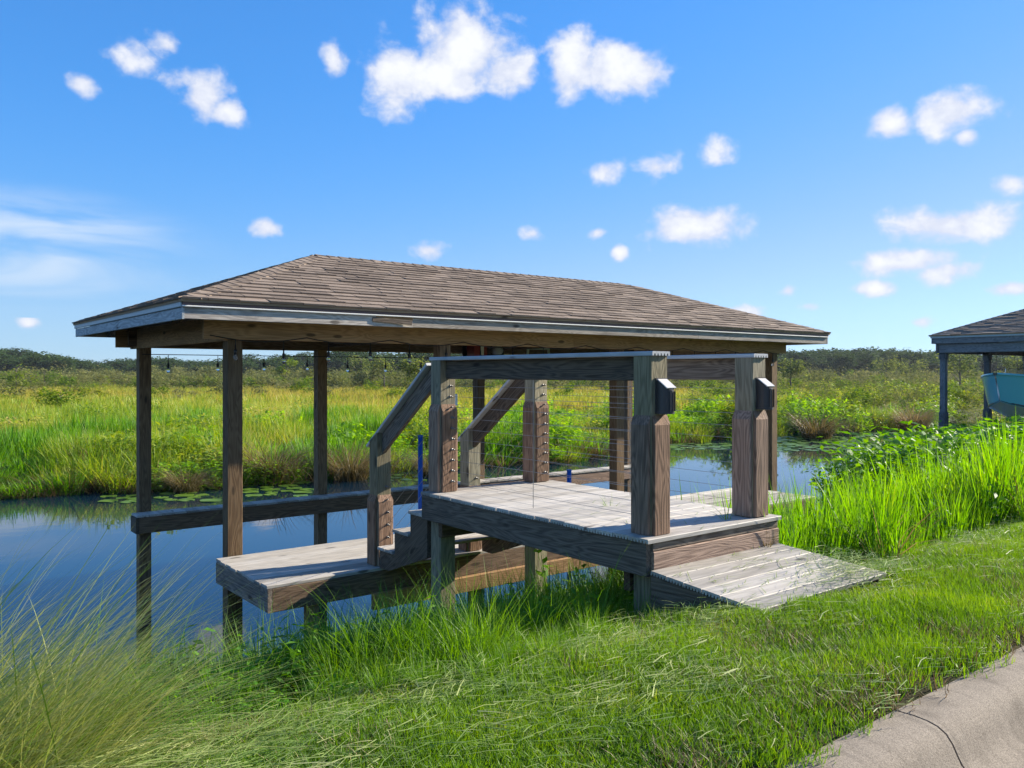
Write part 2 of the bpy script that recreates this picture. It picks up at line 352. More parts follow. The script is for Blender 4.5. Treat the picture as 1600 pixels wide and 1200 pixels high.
def tube_mesh(name, pts, r, m, seg=8, close=True):
    pts = [Vector(p) for p in pts]; v, f = [], []
    for i, p in enumerate(pts):
        d = (pts[min(i + 1, len(pts) - 1)] - pts[max(i - 1, 0)]).normalized()
        a = d.orthogonal().normalized() if i == 0 else (pa - d * pa.dot(d)).normalized(); pa = a; b = d.cross(a)
        rr = r[i] if isinstance(r, (list, tuple)) else r
        v += [p + a * math.cos(2 * math.pi * k / seg) * rr + b * math.sin(2 * math.pi * k / seg) * rr for k in range(seg)]
    for i in range(len(pts) - 1):
        f += [[i * seg + k, i * seg + (k + 1) % seg, (i + 1) * seg + (k + 1) % seg, (i + 1) * seg + k] for k in range(seg)]
    if close: f += [list(range(seg))[::-1], [(len(pts) - 1) * seg + k for k in range(seg)]]
    return mesh_py(name, v, f, m, seg > 6)
def tube(name, parent, pts, r, m, seg=8):
    base = Vector(pts[0]); o = link(name, tube_mesh(name, [Vector(p) - base for p in pts], r, m, seg), None, parent)
    o.location = base - (wpos(parent) if parent else Vector((0, 0, 0))); return o

# ---------------------------------------------------------------- terrain
def fbm(u, v, s, seed=0):
    r = np.random.default_rng(seed); out = 0 * u
    for k in range(5):
        a, b, c = r.uniform(0, 6.28, 3); f = s * 1.9 ** k
        out = out + np.sin(u * f * math.cos(a) + v * f * math.sin(a) + b) * np.cos(u * f * math.sin(c) - v * f * math.cos(c) + a) / 1.7 ** k
    return out
KV, KZ = 1.445, 1.655
PV = [-400, -9, .7, 1.40, KV, 1.9, 2.4, 2.8, 3.2, 4.5, 6.0, 7.5, 10, 17.5, 20.0, 21.3, 24, 3000]
PZ = [1.3, 1.3, 1.3, 1.3, KZ - .005, KZ + .005, 1.635, 1.55, 1.41, .84, .0, -.7, -1.2, -1.2, -.5, .06, .16, .2]
def bank(u): return 1.2 * np.sin(u * .23 + 1.0) * .5 + .5 * np.sin(u * .61) + np.where(u > 20, 1.0, 0)
def zt(u, v):
    u = np.asarray(u, float); v = np.asarray(v, float)
    w = np.where(v > 14, np.maximum(v - bank(u), 14.), v)
    w = np.where((v > 2.6) & (v < 9), w - .25 * np.sin(u * .9) * np.clip((v - 2.6) / 1., 0, 1), w)
    z = np.interp(w, PV, PZ)
    return z + np.where((v > KV + .02), .012 * fbm(u, v, 2.2, 3) * np.clip((v - KV) / .2, 0, 1), 0)
def grid_axis(lo, hi, fine_lo, fine_hi, step):
    a = list(np.arange(fine_lo, fine_hi, step)); s = step; x = fine_lo
    while x > lo: s *= 1.35; x -= s; a.insert(0, max(x, lo))
    s = step; x = a[-1]
    while x < hi: s *= 1.35; x += s; a.append(min(x, hi))
    return np.array(a)
us = grid_axis(-1500, 3000, -3, 20, .16)
vs = np.unique(np.concatenate([grid_axis(-400, 3000, 1.3, 30, .2), [.7, 1.40, KV, KV + .001]]))
U, V = np.meshgrid(us, vs, indexing='ij'); Z = zt(U, V)
verts = np.stack([U, V, Z], -1).reshape(-1, 3); nu, nv = len(us), len(vs)
idx = np.arange(nu * nv).reshape(nu, nv)
faces = np.stack([idx[:-1, :-1], idx[1:, :-1], idx[1:, 1:], idx[:-1, 1:]], -1).reshape(-1, 4)
g = link('ground', mesh_py('ground', verts, faces.tolist(), ground_mat(), True)); tag(g, kind='structure')
w_ = link('water', mesh_py('water', [(-1500, 4.2, 0), (3000, 4.2, 0), (3000, 26, 0), (-1500, 26, 0)], [[0, 1, 2, 3]], water_mat())); tag(w_, kind='structure')
M_asph = asphalt_mat()
rd = link('road', mesh_py('road', [(-300, -7, 1.45), (300, -7, 1.45), (300, .82, 1.45), (-300, .82, 1.45)], [[0, 1, 2, 3]], M_asph)); tag(rd, kind='structure')
# rolled concrete kerb in cast lengths
M_conc = concrete_mat()
kerb = bpy.data.objects.new('kerb', None); COL.objects.link(kerb); kerb.location = (2.83, KV, KZ); tag(kerb, kind='structure')
kp = [(KV, KZ), (KV - .06, KZ + .003), (KV - .11, KZ + .0), (KV - .145, KZ - .008), (KV - .172, KZ - .024), (KV - .192, KZ - .05), (KV - .207, KZ - .08), (KV - .222, KZ - .108), (KV - .242, KZ - .13), (KV - .275, KZ - .145), (KV - .32, KZ - .153), (KV - .62, KZ - .165), (KV - .62, KZ - .34), (KV, KZ - .34)]
def kerb_piece(u0, L):
    n = len(kp); nx = 12; v = []; f = []
    for i in range(nx + 1):
        x = L * i / nx; x = min(max(x, .0), L)
        v += [(x, y - KV, z - KZ) for y, z in kp]
    for i in range(nx):
        f += [[i * n + k, i * n + (k + 1) % n, (i + 1) * n + (k + 1) % n, (i + 1) * n + k] for k in range(n)]
    f += [list(range(n)), [nx * n + k for k in range(n)][::-1]]
    me = mesh_py('kerb_segment', v, f, M_conc, True); me.set_sharp_from_angle(angle=R(38)); return me
km = kerb_piece(0, 3.04)
for k in range(-3, 8): link('kerb_segment', km, None, kerb, (2.84 + 3.05 * k, KV, KZ))

# ---------------------------------------------------------------- boathouse
ZD, ZK = 1.14, 1.897                    # dock level, upper deck level
PR = random.Random(5)
def slab_tab(x0, x1, y0, y1, xa, xb, th):
    """shingle tab: x along the eave, y up the slope, thick at its lower edge"""
    v = [(x0, y0, .002), (x1, y0, .002), (xb, y1, .001), (xa, y1, .001), (x0, y0, th), (x1, y0, th), (xb, y1, .004), (xa, y1, .004)]
    return v, [[3, 2, 1, 0], [4, 5, 6, 7], [0, 1, 5, 4], [1, 2, 6, 5], [2, 3, 7, 6], [3, 0, 4, 7]]
def hip_roof(parent, u0, u1, v0, v1, zb, rise, n_parts, sheath):
    """shingled hip roof; zb = top of the eave edge"""
    hw = (v1 - v0) / 2; pitch = math.atan2(rise, hw); sl_ = hw / math.cos(pitch); vm = (v0 + v1) / 2
    rf_v = [(u0, v0, zb), (u1, v0, zb), (u1, v1, zb), (u0, v1, zb), (u0 + hw, vm, zb + rise), (u1 - hw, vm, zb + rise)]
    t = .025; rf_v += [(x, y, z - t) for x, y, z in rf_v]
    c = Vector((u0, v0, zb)); base = wpos(parent)
    roof = link('roof', mesh_py('roof', [Vector(p) - c for p in rf_v], [[0, 1, 5, 4], [1, 2, 5], [2, 3, 4, 5], [3, 0, 4], [10, 11, 7, 6], [11, 8, 7], [11, 10, 9, 8], [10, 6, 9], [0, 6, 7, 1], [1, 7, 8, 2], [2, 8, 9, 3], [3, 9, 6, 0]], sheath), None, parent, c)
    cp, spn = math.cos(pitch), math.sin(pitch)
    sides = [(Vector((u0, v0, zb)), Vector((1, 0, 0)), Vector((0, 1, 0)), u1 - u0), (Vector((u1, v0, zb)), Vector((0, 1, 0)), Vector((-1, 0, 0)), v1 - v0),
             (Vector((u1, v1, zb)), Vector((-1, 0, 0)), Vector((0, -1, 0)), u1 - u0), (Vector((u0, v1, zb)), Vector((0, -1, 0)), Vector((1, 0, 0)), v1 - v0)]
    ex, tw = .128, .27; tabs = []
    for si, (o, e, inn, L) in enumerate(sides):
        upv = inn * cp + Vector((0, 0, spn)); nn = e.cross(upv)
        nc = int(math.ceil(sl_ / ex))
        for ci in range(nc):
            d0 = ci * ex - .012; d1 = min(d0 + ex + .03, sl_)
            b0, b1 = max(d0, 0) * cp, d1 * cp; off = (ci % 2) * tw / 2 + PR.uniform(-.02, .02) - (ci % 3) * .04; x = -tw + off
            while x < L + tw:
                wj = tw * PR.choice((.8, 1., 1., 1.15)); xl, xr = x + .003, x + wj - .003; x += wj
                x0, x1 = max(xl, b0), min(xr, L - b0); xa, xb = min(max(xl, b1), L - b1), max(min(xr, L - b1), b1)
                if x1 - x0 < .015: continue
                if xb < xa: xb = xa = (xa + xb) / 2
                v, f = slab_tab(x0, x1, d0, d1, xa, xb, PR.uniform(.013, .024))
                if si == 0:
                    wc = o + e * ((x0 + x1) / 2) + upv * d0; dist = wc.x * FW.x + wc.y * FW.y
                else: dist = 1e3
                tabs.append((dist, si, v, f))
    # caps over hips and ridge
    caps = []
    A, B = Vector((u0 + hw, vm, zb + rise)), Vector((u1 - hw, vm, zb + rise))
    lines = [(Vector((u0, v0, zb)), A), (Vector((u1, v0, zb)), B), (Vector((u1, v1, zb)), B), (Vector((u0, v1, zb)), A), (A, B)]
    for li, (a, b) in enumerate(lines):
        d = (b - a); n = int((d.length - (.03 if li == 4 else .13)) / .15); d.normalize()
        side = Vector((0, 0, 1)).cross(d).normalized(); drop = .30 if li == 4 else .20
        for k in range(n):
            p = a + d * (k * .15 + (.0 if li == 4 else .10)); q = p + d * .18
            up = Vector((0, 0, 1)); s_ = side * .13; dn = up * (.13 * (math.tan(pitch) if li == 4 else math.tan(pitch) * .7071))
            v = [p - s_ - dn + up * .016, p + up * .022, p + s_ - dn + up * .016, q - s_ - dn + up * .008, q + up * .014, q + s_ - dn + up * .008]
            v += [x - up * .008 for x in v]
            caps.append((li, v, [[0, 1, 4, 3], [1, 2, 5, 4], [6, 9, 10, 7], [7, 10, 11, 8], [0, 6, 7, 1], [1, 7, 8, 2], [2, 8, 11, 5], [0, 3, 9, 6], [3, 4, 10, 9], [4, 5, 11, 10]]))
    tabs.sort(key=lambda t: t[0]); bv, bf, bt = [], [], []
    mats = []
    for o, e, inn, L in sides:
        upv = inn * cp + Vector((0, 0, spn)); mats.append((o, Matrix((e, upv, e.cross(upv))).transposed()))
    for k, (dist, si, v, f) in enumerate(tabs):
        o, M3 = mats[si]
        if k < n_parts and si == 0:
            c0 = Vector(v[0]); me = mesh_py('shingle', [Vector(p) - c0 for p in v], f, M_shingle)
            s = link('shingle', me, None, roof, o + M3 @ c0); s.rotation_euler = M3.to_euler()
        else:
            n = len(bv); bv += [o + M3 @ Vector(p) - c for p in v]; bf += [[i + n for i in q] for q in f]; bt += [PR.random()] * len(v)
    for li, v, f in caps:
        if n_parts and li in (0, 1, 4):
            c0 = v[0]; link('hip_cap' if li != 4 else 'ridge_cap', mesh_py('cap_shingle', [p - c0 for p in v], f, M_shingle), None, roof, c0)
        else:
            n = len(bv); bv += [p - c for p in v]; bf += [[i + n for i in q] for q in f]; bt += [PR.random()] * len(v)
    me = mesh_py('shingle_field', bv, bf, M_shingle); a = me.attributes.new('tint', 'FLOAT', 'POINT'); a.data.foreach_set('value', bt)
    tag(link('shingle_field', me, None, roof, c), kind='stuff')
    return roof
def sleeve(part, x, y, z0, z1, w=.14, t=.025, m=None):
    """four boards nailed round a post, tops cut to a slope"""
    for dx, dy in ((1, 0), (-1, 0), (0, 1), (0, -1)):
        c = Vector((x + dx * (w / 2 + t / 2), y + dy * (w / 2 + t / 2), z0))
        n = Vector((dx, dy, 0))
        # local X up; local z = outward normal
        sub('sleeve_board', part, c, c + Vector((0, 0, z1 - z0)), w - .006, t, m or WD['sleeve'], up=n, t1=lambda yy, zz: (-.055 * (zz / t + .5)))
PU, PVr, T1, T2, T3, BW = 2.7286, 7.697, 2.333, 5.067, 8.474, 3.088
def boathouse():
    b = root('boathouse', (PU, PVr, 0), 'brown shingled hip-roof boathouse on tall timber posts over the canal, nearest', 'boathouse')
    zb = 3.16
    for v in (PVr, PVr + BW):
        for t in (0, T1, T2, T3):
            board('post', b, (PU + t, v, -1.2), (PU + t, v, zb + .2), .14, .14, WD['post'], up=(0, -1, 0))
    u0, u1, v0, v1 = PU - .629, PU + T3 + .584, PVr - .604, PVr + BW + .628; ZF = 3.283
    # beams outside the posts
    for v in (PVr - .09, PVr + BW + .09):
        board('beam', b, (PU - .30, v, zb + .10), (PU + 4.2, v, zb + .10), .038, .235, WD['warm'])
        board('beam', b, (PU + 4.203, v, zb + .10), (PU + T3 + .25, v, zb + .10), .038, .235, WD['warm'])
    for v in (PVr + .089, PVr + BW - .089): board('inner_beam', b, (PU - .2, v, zb + .11), (PU + T3 + .2, v, zb + .11), .038, .235, WD['dark'])
    for u in (PU - .09, PU + T3 + .09): board('end_beam', b, (u, PVr - .068, zb + .085), (u, PVr + BW + .2, zb + .085), .038, .235, WD['warm'])
    for t in (T1, T2): board('cross_beam', b, (PU + t + .09, PVr - .065, zb + .13), (PU + t + .09, PVr + BW + .065, zb + .13), .038, .19, WD['dark'])
    # rafters and fascia
    hw = (v1 - v0) / 2; rise = .775; zt_ = ZF + .16
    for k in range(14):
        u = u0 + hw + (u1 - u0 - 2 * hw) * k / 13
        for s, ve in ((1, v0 + .03), (-1, v1 - .03)): board('rafter', b, (u, ve, zt_ - .105), (u, (v0 + v1) / 2 - s * .02, zt_ + rise - .105), .038, .12, WD['ply'])
    for k in range(1, 6):
        for s, ve, vr in ((1, v0 + .03, 0), (-1, v1 - .03, 0)):
            f = k / 6
            for uu in (u0 + hw * f, u1 - hw * f): board('rafter', b, (uu, ve, zt_ - .105), (uu, ve + s * hw * f * .97, zt_ + rise * f * .97 - .105), .038, .12, WD['ply'])
    tf = .02
    def fas(nm, a, c, z0, z1, m, off):
        n = Vector(((c[1] - a[1]), -(c[0] - a[0]), 0)).normalized()
        return board(nm, b, Vector((*a, (z0 + z1) / 2)) + n * off, Vector((*c, (z0 + z1) / 2)) + n * off, tf, z1 - z0, m)
    n1 = u0 + 2.22; n2 = u0 + 6.6
    fas('fascia_board', (u0 + .002, v0), (n1 - .002, v0), ZF, ZF + .105, WD['fascia'], 0); fas('fascia_board', (n1, v0), (n2, v0), ZF + .002, ZF + .107, WD['fascia'], 0); fas('fascia_board', (n2 + .003, v0), (u1, v0), ZF, ZF + .105, WD['fascia'], 0)
    fas('fascia_board', (u0, v1), (u0, v0 - .012), ZF - .003, ZF + .095, WD['fascia_b'], 0); fas('fascia_board', (u1, v0 - .012), (u1, v1), ZF, ZF + .1, WD['fascia'], 0); fas('fascia_board', (u1, v1), (u0, v1), ZF, ZF + .1, WD['fascia'], 0)
    fas('drip_edge', (u0 - .01, v0), (u1 + .01, v0), ZF + .112, ZF + .158, M_drip, .014); fas('drip_edge', (u1, v0), (u1, v1), ZF + .10, ZF + .158, M_drip, .014)
    fas('drip_edge', (u0 - .01, v0 - .002), (u1 + .01, v0 - .002), ZF + .1, ZF + .112, M_white, .022)
    board('exposed_wood', b, (n1 - .42, v0 - .012, ZF + .084), (n1 - .01, v0 - .012, ZF + .080), .006, .034, WD['warm'])
    board('broken_strip', b, (n1 - .46, v0 - .015, ZF + .066), (n1 - .03, v0 - .034, ZF + .045), .012, .045, WD['skirt'])
    for i in range(2):
        a, c = (v1 + .01, (v0 + v1) / 2 - .3), ((v0 + v1) / 2 - .305, v0 - .012)
        p = (a, c)[i]; fas('trim_board', (u0, p[0]), (u0, p[1]), ZF + .098, ZF + .155, M_dripb, .012)
    hip_roof(b, u0 - .03, u1 + .03, v0 - .04, v1 + .04, ZF + .165, rise + .012, 300, WD['ply'])
    # small box on the second post
    bx = board('junction_box', b, (PU + T1 + .075, PVr - .03, 2.47), (PU + T1 + .075, PVr - .03, 2.60), .07, .09, M_grey, up=(1, 0, 0)); bx.location.x += .045
    sub('box_lid', bx, (PU + T1 + .12, PVr - .072, 2.476), (PU + T1 + .12, PVr - .072, 2.594), .075, .01, M_grey, up=(0, -1, 0))
boathouse()

# ---------------------------------------------------------------- low dock and far catwalk
def dock():
    d = root('dock', (PU, 6.4, ZD - .3), 'long low grey plank dock beside the water at the foot of the stairs', 'dock')
    u0, u1, v0, v1 = PU - .17, 10.3, 6.37, 7.615
    n = 9; w = (v1 - v0) / n
    for i in range(n):
        v = v0 + w * (i + .5); e = random.uniform(-.012, .012); jt = u0 + random.choice((4.9, 3.7)); z = ZD - .0125 + random.uniform(-.002, .002)
        board('deck_board', d, (u0 - .02 + e, v, z), (jt - .003, v, z), w - .006, .025, WD['deckb'], prof=comb(w - .006, .025))
        board('deck_board', d, (jt, v, z), (u1, v, z), w - .006, .025, WD['deckb'], prof=comb(w - .006, .025))
    zc = ZD - .03 - .095
    board('skirt_board', d, (u0, v0 + .0, zc), (u0, v1 - .02, zc), .038, .19, WD['skirt'])
    board('skirt_board', d, (u0 + .022, v0 + .02, zc), (u1, v0 + .02, zc), .038, .19, WD['dark'])
    board('skirt_board', d, (u0 + .022, v1 - .03, zc), (u1, v1 - .03, zc), .038, .19, WD['dark'])
    board('joist', d, (u0 + .022, (v0 + v1) / 2, zc), (u1, (v0 + v1) / 2, zc), .038, .19, WD['dark'])
    board('ledger', d, (u0 + .9, v0 - .03, zc - .15), (u1 - .5, v0 - .03, zc - .15), .05, .14, WD['warm'])
    board('ledger', d, (u0 + .3, v1 - .16, zc - .19), (u1, v1 - .16, zc - .19), .038, .19, WD['warm'])
    for u in (2.95, 4.62, 6.5, 8.4, 10.3):
        board('post', d, (u, v0 + .09, -.9), (u, v0 + .09, zc - .1), .095, .095, WD['post'], up=(0, -1, 0))
    for u in (6.9, 9.6): board('cross_joist', d, (u, v0, zc - .34), (u, v1, zc - .34), .05, .12, WD['dark'])
    return d
dock()
def catwalk():
    v0, v1 = PVr + BW - .30, PVr + BW - .075; u0, u1 = PU - .16, PU + T3 + .1
    c = root('catwalk', (PU, v0, ZD - .2), 'narrow plank catwalk along the far row of boathouse posts above the water', 'catwalk')
    n = int((u1 - u0) / .145)
    me = None
    for i in range(n):
        u = u0 + .07 + i * .145; z = ZD - .0125 + random.uniform(-.0015, .0015)
        o = board('plank', c, (u, v0 - .03, z), (u, v1, z), .139, .025, WD['deckb']) if me is None else None
        if me is None: me = o.data; ro = o.rotation_euler.copy()
        else: q = link('plank', me, None, c, (u, v0 - .03, z)); q.rotation_euler = ro
    board('side_beam', c, (u0 + .03, v0, ZD - .125), (u0 + 5.2, v0, ZD - .125), .038, .19, WD['dark']); board('side_beam', c, (u0 + 5.203, v0, ZD - .125), (u1, v0, ZD - .125), .038, .19, WD['sleeve'])
    board('side_beam', c, (u0 + .03, v1 - .02, ZD - .125), (u1, v1 - .02, ZD - .125), .038, .19, WD['dark'])
    board('end_board', c, (u0 + .01, v0 - .02, ZD - .125), (u0 + .01, v1, ZD - .125), .038, .188, WD['skirt'])
catwalk()

# ---------------------------------------------------------------- upper deck with railings
BU, BV, DW, DL = 3.498, 3.19, 1.219, 2.41
ZR = ZK + 1.06
UA, UB, VA, VB = BU + .132, BU + 1.09, BV + 2.315, BV + .12
bolt_me = None
def bolt(part, p, n):
    global bolt_me
    if bolt_me is None:
        a = tube_mesh('eye_bolt', [(0, 0, 0), (0, 0, .004), (0, 0, .0041), (0, 0, .022), (0, 0, .023), (0, 0, .034)], [.011, .011, .004, .004, .008, .006], M_steel, 8); bolt_me = a
    o = link('eye_bolt', bolt_me, None); o.rotation_euler = Vector(n).to_track_quat('Z', 'Y').to_euler(); o.location = p; adopt(o, part)
def deck():
    d = root('landing_deck', (BU, BV, ZK - .5), 'raised grey plank landing deck with four sleeved posts and cable railings', 'deck')
    n = 17; w = DL / n
    for i in range(n):
        v = BV - .02 + w * (i + .5); z = ZK - .0125 + random.uniform(-.0015, .0015); e = random.uniform(-.006, .006)
        cw = w - .006
        board('deck_board', d, (BU - .035 + e, v, z), (BU + DW + .02 + e, v, z), cw, .025, WD['deckb'], prof=comb(cw, .025))
    zc = ZK - .028 - .095
    board('skirt_board', d, (BU, BV + .015, zc), (BU, BV + DL - .02, zc), .038, .19, WD['skirt'])
    board('skirt_board', d, (BU + DW - .02, BV + .03, zc), (BU + DW - .02, BV + DL - .02, zc), .038, .19, WD['skirt'])
    board('front_board', d, (BU + .022, BV + .01, zc - .025), (BU + DW, BV + .01, zc - .025), .038, .14, WD['sleeve'])
    board('front_trim', d, (BU + .022, BV + .018, zc + .072), (BU + DW, BV + .018, zc + .072), .038, .05, WD['skirt'])
    board('end_board', d, (BU + .022, BV + DL - .03, zc), (BU + DW - .04, BV + DL - .03, zc), .038, .19, WD['skirt'])
    for k in (1, 2): board('joist', d, (BU + DW * k / 3, BV + .04, zc), (BU + DW * k / 3, BV + DL - .05, zc), .038, .19, WD['dark'])
    for v in (VA - .10, VB + .10): board('under_beam', d, (BU + .04, v, zc - .14), (BU + DW - .05, v, zc - .14), .05, .16, WD['dark'])
    posts = {}
    for nm, u, v in (('A', UA, VA), ('B', UA, VB), ('C', UB, VB), ('D', UB, VA)):
        p = board('post', d, (u, v, float(zt(u, v)) - .4), (u, v, ZR - .026), .14, .14, WD['green'], up=(0, -1, 0)); posts[nm] = p
        sleeve(p, u, v, ZK + .004 + .004 * (u > 4), ZK + .69)
    for u, a, b in ((UA, 'A', 'B'), (UB, 'D', 'C')):
        board('rail', d, (u, VB + .072, ZR - .026 - .074), (u, VA - .072, ZR - .026 - .074), .038, .145, WD['skirt'])
        board('rail_cap', d, (u, VB - .085, ZR - .0125), (u, VA + .085, ZR - .0125), .15, .025, WD['cap'], prof=comb(.15, .025))
        for k in range(10):
            z = ZK + .085 + k * .083; o_ = .07 if z > ZK + .66 else .095
            y0, y1 = VB + o_, VA - o_
            tube('cable', d, [(u + .02, y0, z), (u + .02, y1, z)], .0016, M_cable, 5)
            bolt(posts[a], (u + .02, y1, z), (0, -1, 0)); bolt(posts[b], (u + .02, y0, z), (0, 1, 0))
        ym = (VA + VB) / 2
        tube('cable_spacer', d, [(u + .02, ym, ZK + .002), (u + .02, ym, ZR - .17)], .0024, M_cable, 6)
deck()
def stairs():
    s = root('stairs', (BU + .1, 6.0, ZD), 'short wooden stairs with sloping handrails down to the low dock', 'stairs')
    vt, vb = BV + DL - .005, 6.62; rise = (ZK - ZD) / 4; run = (vb - vt) / 4 * 1.0
    # notched stringers
    for u in (BU + .06, BU + DW - .06):
        pr = []; z = ZK - .03 - rise + .0; y = vt
        top = [(vt, ZK - rise - .028)]
        for k in range(3):
            top.append((vt + run * (k + 1), ZK - rise * (k + 1) - .028)); top.append((vt + run * (k + 1), ZK - rise * (k + 2) - .028))
        poly = top[:-1] + [(vt + run * 3, ZD + .003), (vt + run * 3 - .16, ZD - .0 + .003), (vt, ZK - rise - .028 - .32)]
        v = [(u - .019, a, b) for a, b in poly] + [(u + .019, a, b) for a, b in poly]; n = len(poly)
        f = [list(range(n)), list(range(2 * n - 1, n - 1, -1))] + [[(i + 1) % n, i, n + i, n + (i + 1) % n] for i in range(n)]
        oriented('stringer', s, v, f, (0, run, -rise), (1, 0, 0), WD['skirt'])
    for k in range(3):
        y0 = vt + run * k; z = ZK - rise * (k + 1) - .0135
        for q in range(2): board('tread', s, (BU + .02, y0 + run * (q * .5 + .25) + .004, z), (BU + DW - .02, y0 + run * (q * .5 + .25) + .004, z), run / 2 - .006, .025, WD['deckb'], prof=comb(run / 2 - .006, .025))
    for u in (UA - .01, UB + .01):
        vn = 6.50
        p = board('newel_post', s, (u, vn, ZD + .004), (u, vn, ZD + 1.13), .14, .14, WD['green'], up=(0, -1, 0), t1=lambda yy, zz: .62 * zz)
        sleeve(p, u, vn, ZD + .006, ZD + .62)
        a = Vector((u, VA + .072, ZR - .125)); b = Vector((u, vn - .03, ZD + 1.075 - .03))
        board('handrail', s, a, b, .038, .145, WD['skirt'])
        up = Vector((0, -(b - a).z, (b - a).y)).normalized()
        board('handrail_cap', s, a + up * .087 - (b - a).normalized() * .0, b + up * .087 + (b - a).normalized() * .13, .14, .025, WD['cap'])
        for k in range(7):
            z1 = ZD + .14 + k * .11; z0 = z1 + (ZK - ZD) * .84
            if z0 > ZR - .22: break
            tube('cable', s, [(u + .02, VA + .07, z0), (u + .02, vn - .095, z1)], .0016, M_cable, 5)
        for k in range(6): bolt(p, (u + .02, vn - (.095 if ZD + .14 + k * .11 < ZD + .57 else .07), ZD + .14 + k * .11), (0, -1, 0))
stairs()
def ramp():
    z0, z1 = 1.722, 1.665; v0, v1 = BV - .012, BV - .74
    r = root('ramp', (BU, BV, 1.45), 'short grey plank ramp from the lawn up to the landing deck, strewn with cut grass', 'ramp')
    n = 6; w = (v0 - v1) / n; sl = (z0 - z1) / (v0 - v1)
    for i in range(n):
        v = v0 - w * (i + .5); z = z0 - w * (i + .5) * sl - .0125
        board('plank', r, (BU - .015 + random.uniform(-.006, .006), v, z), (BU + DW - .01, v, z), w - .004, .025, WD['deckb'], up=(0, -sl, 1), prof=comb(w - .004, .025))
    for u in (BU + .01, BU + DW - .05):
        oriented('side_board', r, [(u + a, y, z) for a in (-.019, .019) for y, z in ((v0 + .0, z0 - .028), (v1 + .02, z1 - .028), (v1 + .02, z1 - .12), (v0 + .0, z0 - .25))],
                 [[0, 1, 2, 3], [7, 6, 5, 4], [0, 4, 5, 1], [1, 5, 6, 2], [2, 6, 7, 3], [3, 7, 4, 0]], (0, -1, 0), (1, 0, 0), WD['skirt'])
    board('joist', r, (BU + .6, v0, z0 - .09), (BU + .6, v1 + .05, z1 - .09), .038, .12, WD['dark'])
ramp()
# ---------------------------------------------------------------- fittings
def post_light(u, v, label):
    z = ZK + .70; o = root('post_light', (u, v - .07, z), label, 'lamp', 'solar lights on the deck posts')
    board('back_plate', o, (u, v - .073, z + .0), (u, v - .073, z + .205), .10, .008, M_bronze, up=(0, -1, 0))
    n = 9; pr = [(-.046, 0)] + [(-.046 * math.cos(math.pi * k / (n - 1)), .03 + .048 * math.sin(math.pi * k / (n - 1))) for k in range(n)] + [(.046, 0)]
    pts = [(-y, zz) for y, zz in pr]
    bd = board('housing', o, (u, v - .078, z + .012), (u, v - .078, z + .135), .1, .1, M_bronze, up=(0, -1, 0), prof=pts[::-1], t1=lambda yy, zz: .062 * (1 - zz / .078))
    sub('base_ring', bd, (u, v - .077, z + .0), (u, v - .077, z + .0118), .11, .1, M_bronze, up=(0, -1, 0), prof=[(a * 1.08, b * 1.06) for a, b in pts[::-1]])
    sub('lens', bd, (u, v - .08, z + .198), (u, v - .152, z + .148), .082, .006, M_lens, up=(0, -.6, .8))
    for s in (-1, 1): sub('rib', bd, (u + s * .02, v - .158, z + .015), (u + s * .02, v - .158, z + .13), .004, .01, M_black, up=(0, -1, 0))
post_light(UA + .012, VB, 'dark bronze solar light on the post nearest the camera, left of the ramp')
post_light(UB + .012, VB, 'dark bronze solar light on the right-hand entry post beside the reeds')

def string_light(pts_list, name_label, zdrop, u0, u1, v, z, n, off=0.):
    o = root('string_light', (u0, v, z), name_label, 'string light', 'string lights under the eaves')
    pts = []; K = n * 4
    for i in range(K + 1):
        u = u0 + (u1 - u0) * i / K; sag = -.05 * math.sin(math.pi * ((i % 8) / 8)) if zdrop else 0
        pts.append((u, v, z + sag))
    tube('wire', o, pts, .005, M_wire, 5)
    so_ = tube_mesh('socket', [(0, 0, .05), (0, 0, .0), (0, 0, -.005), (0, 0, -.05)], [.006, .008, .016, .015], M_black, 8)
    bu = tube_mesh('bulb', [(0, 0, -.05), (0, 0, -.062), (0, 0, -.085), (0, 0, -.10), (0, 0, -.106)], [.012, .019, .021, .012, .002], M_glass, 8)
    for k in range(n):
        i = min(int((k + .5) * 4), K); p = Vector(pts[i]); dz = random.uniform(.08, .12)
        s = link('socket', so_, None, o, p - Vector((0, 0, dz))); 
        tube('drop_wire', o, [p, p - Vector((0, 0, dz - .045))], .004, M_wire, 5)
        q = link('bulb', bu, None); q.location = (0, 0, 0); q.parent = s
string_light(None, 'string of clear bulbs hanging under the near front eave of the boathouse', True, PU - .25, PU + T3 + .1, PVr - .125, 3.175, 19)
string_light(None, 'string of clear bulbs on the far side beam of the boathouse', False, PU - .05, PU + T3, PVr + BW - .12, 3.06, 14)
def plug():
    p = at(216, 536, 10.3)
    o = root('light_plug', p, 'loose black plug end hanging at the left far boathouse post', 'plug')
    tube('wire', o, [p + Vector((.06, -.05, .03)), p + Vector((.03, -.03, .02)), p, p - Vector((.0, 0, .06))], .006, M_wire, 6); tube('plug_body', o, [p - Vector((0, 0, .06)), p - Vector((0, 0, .10)), p - Vector((0, 0, .115))], [.010, .018, .02], M_black, 8)
plug()
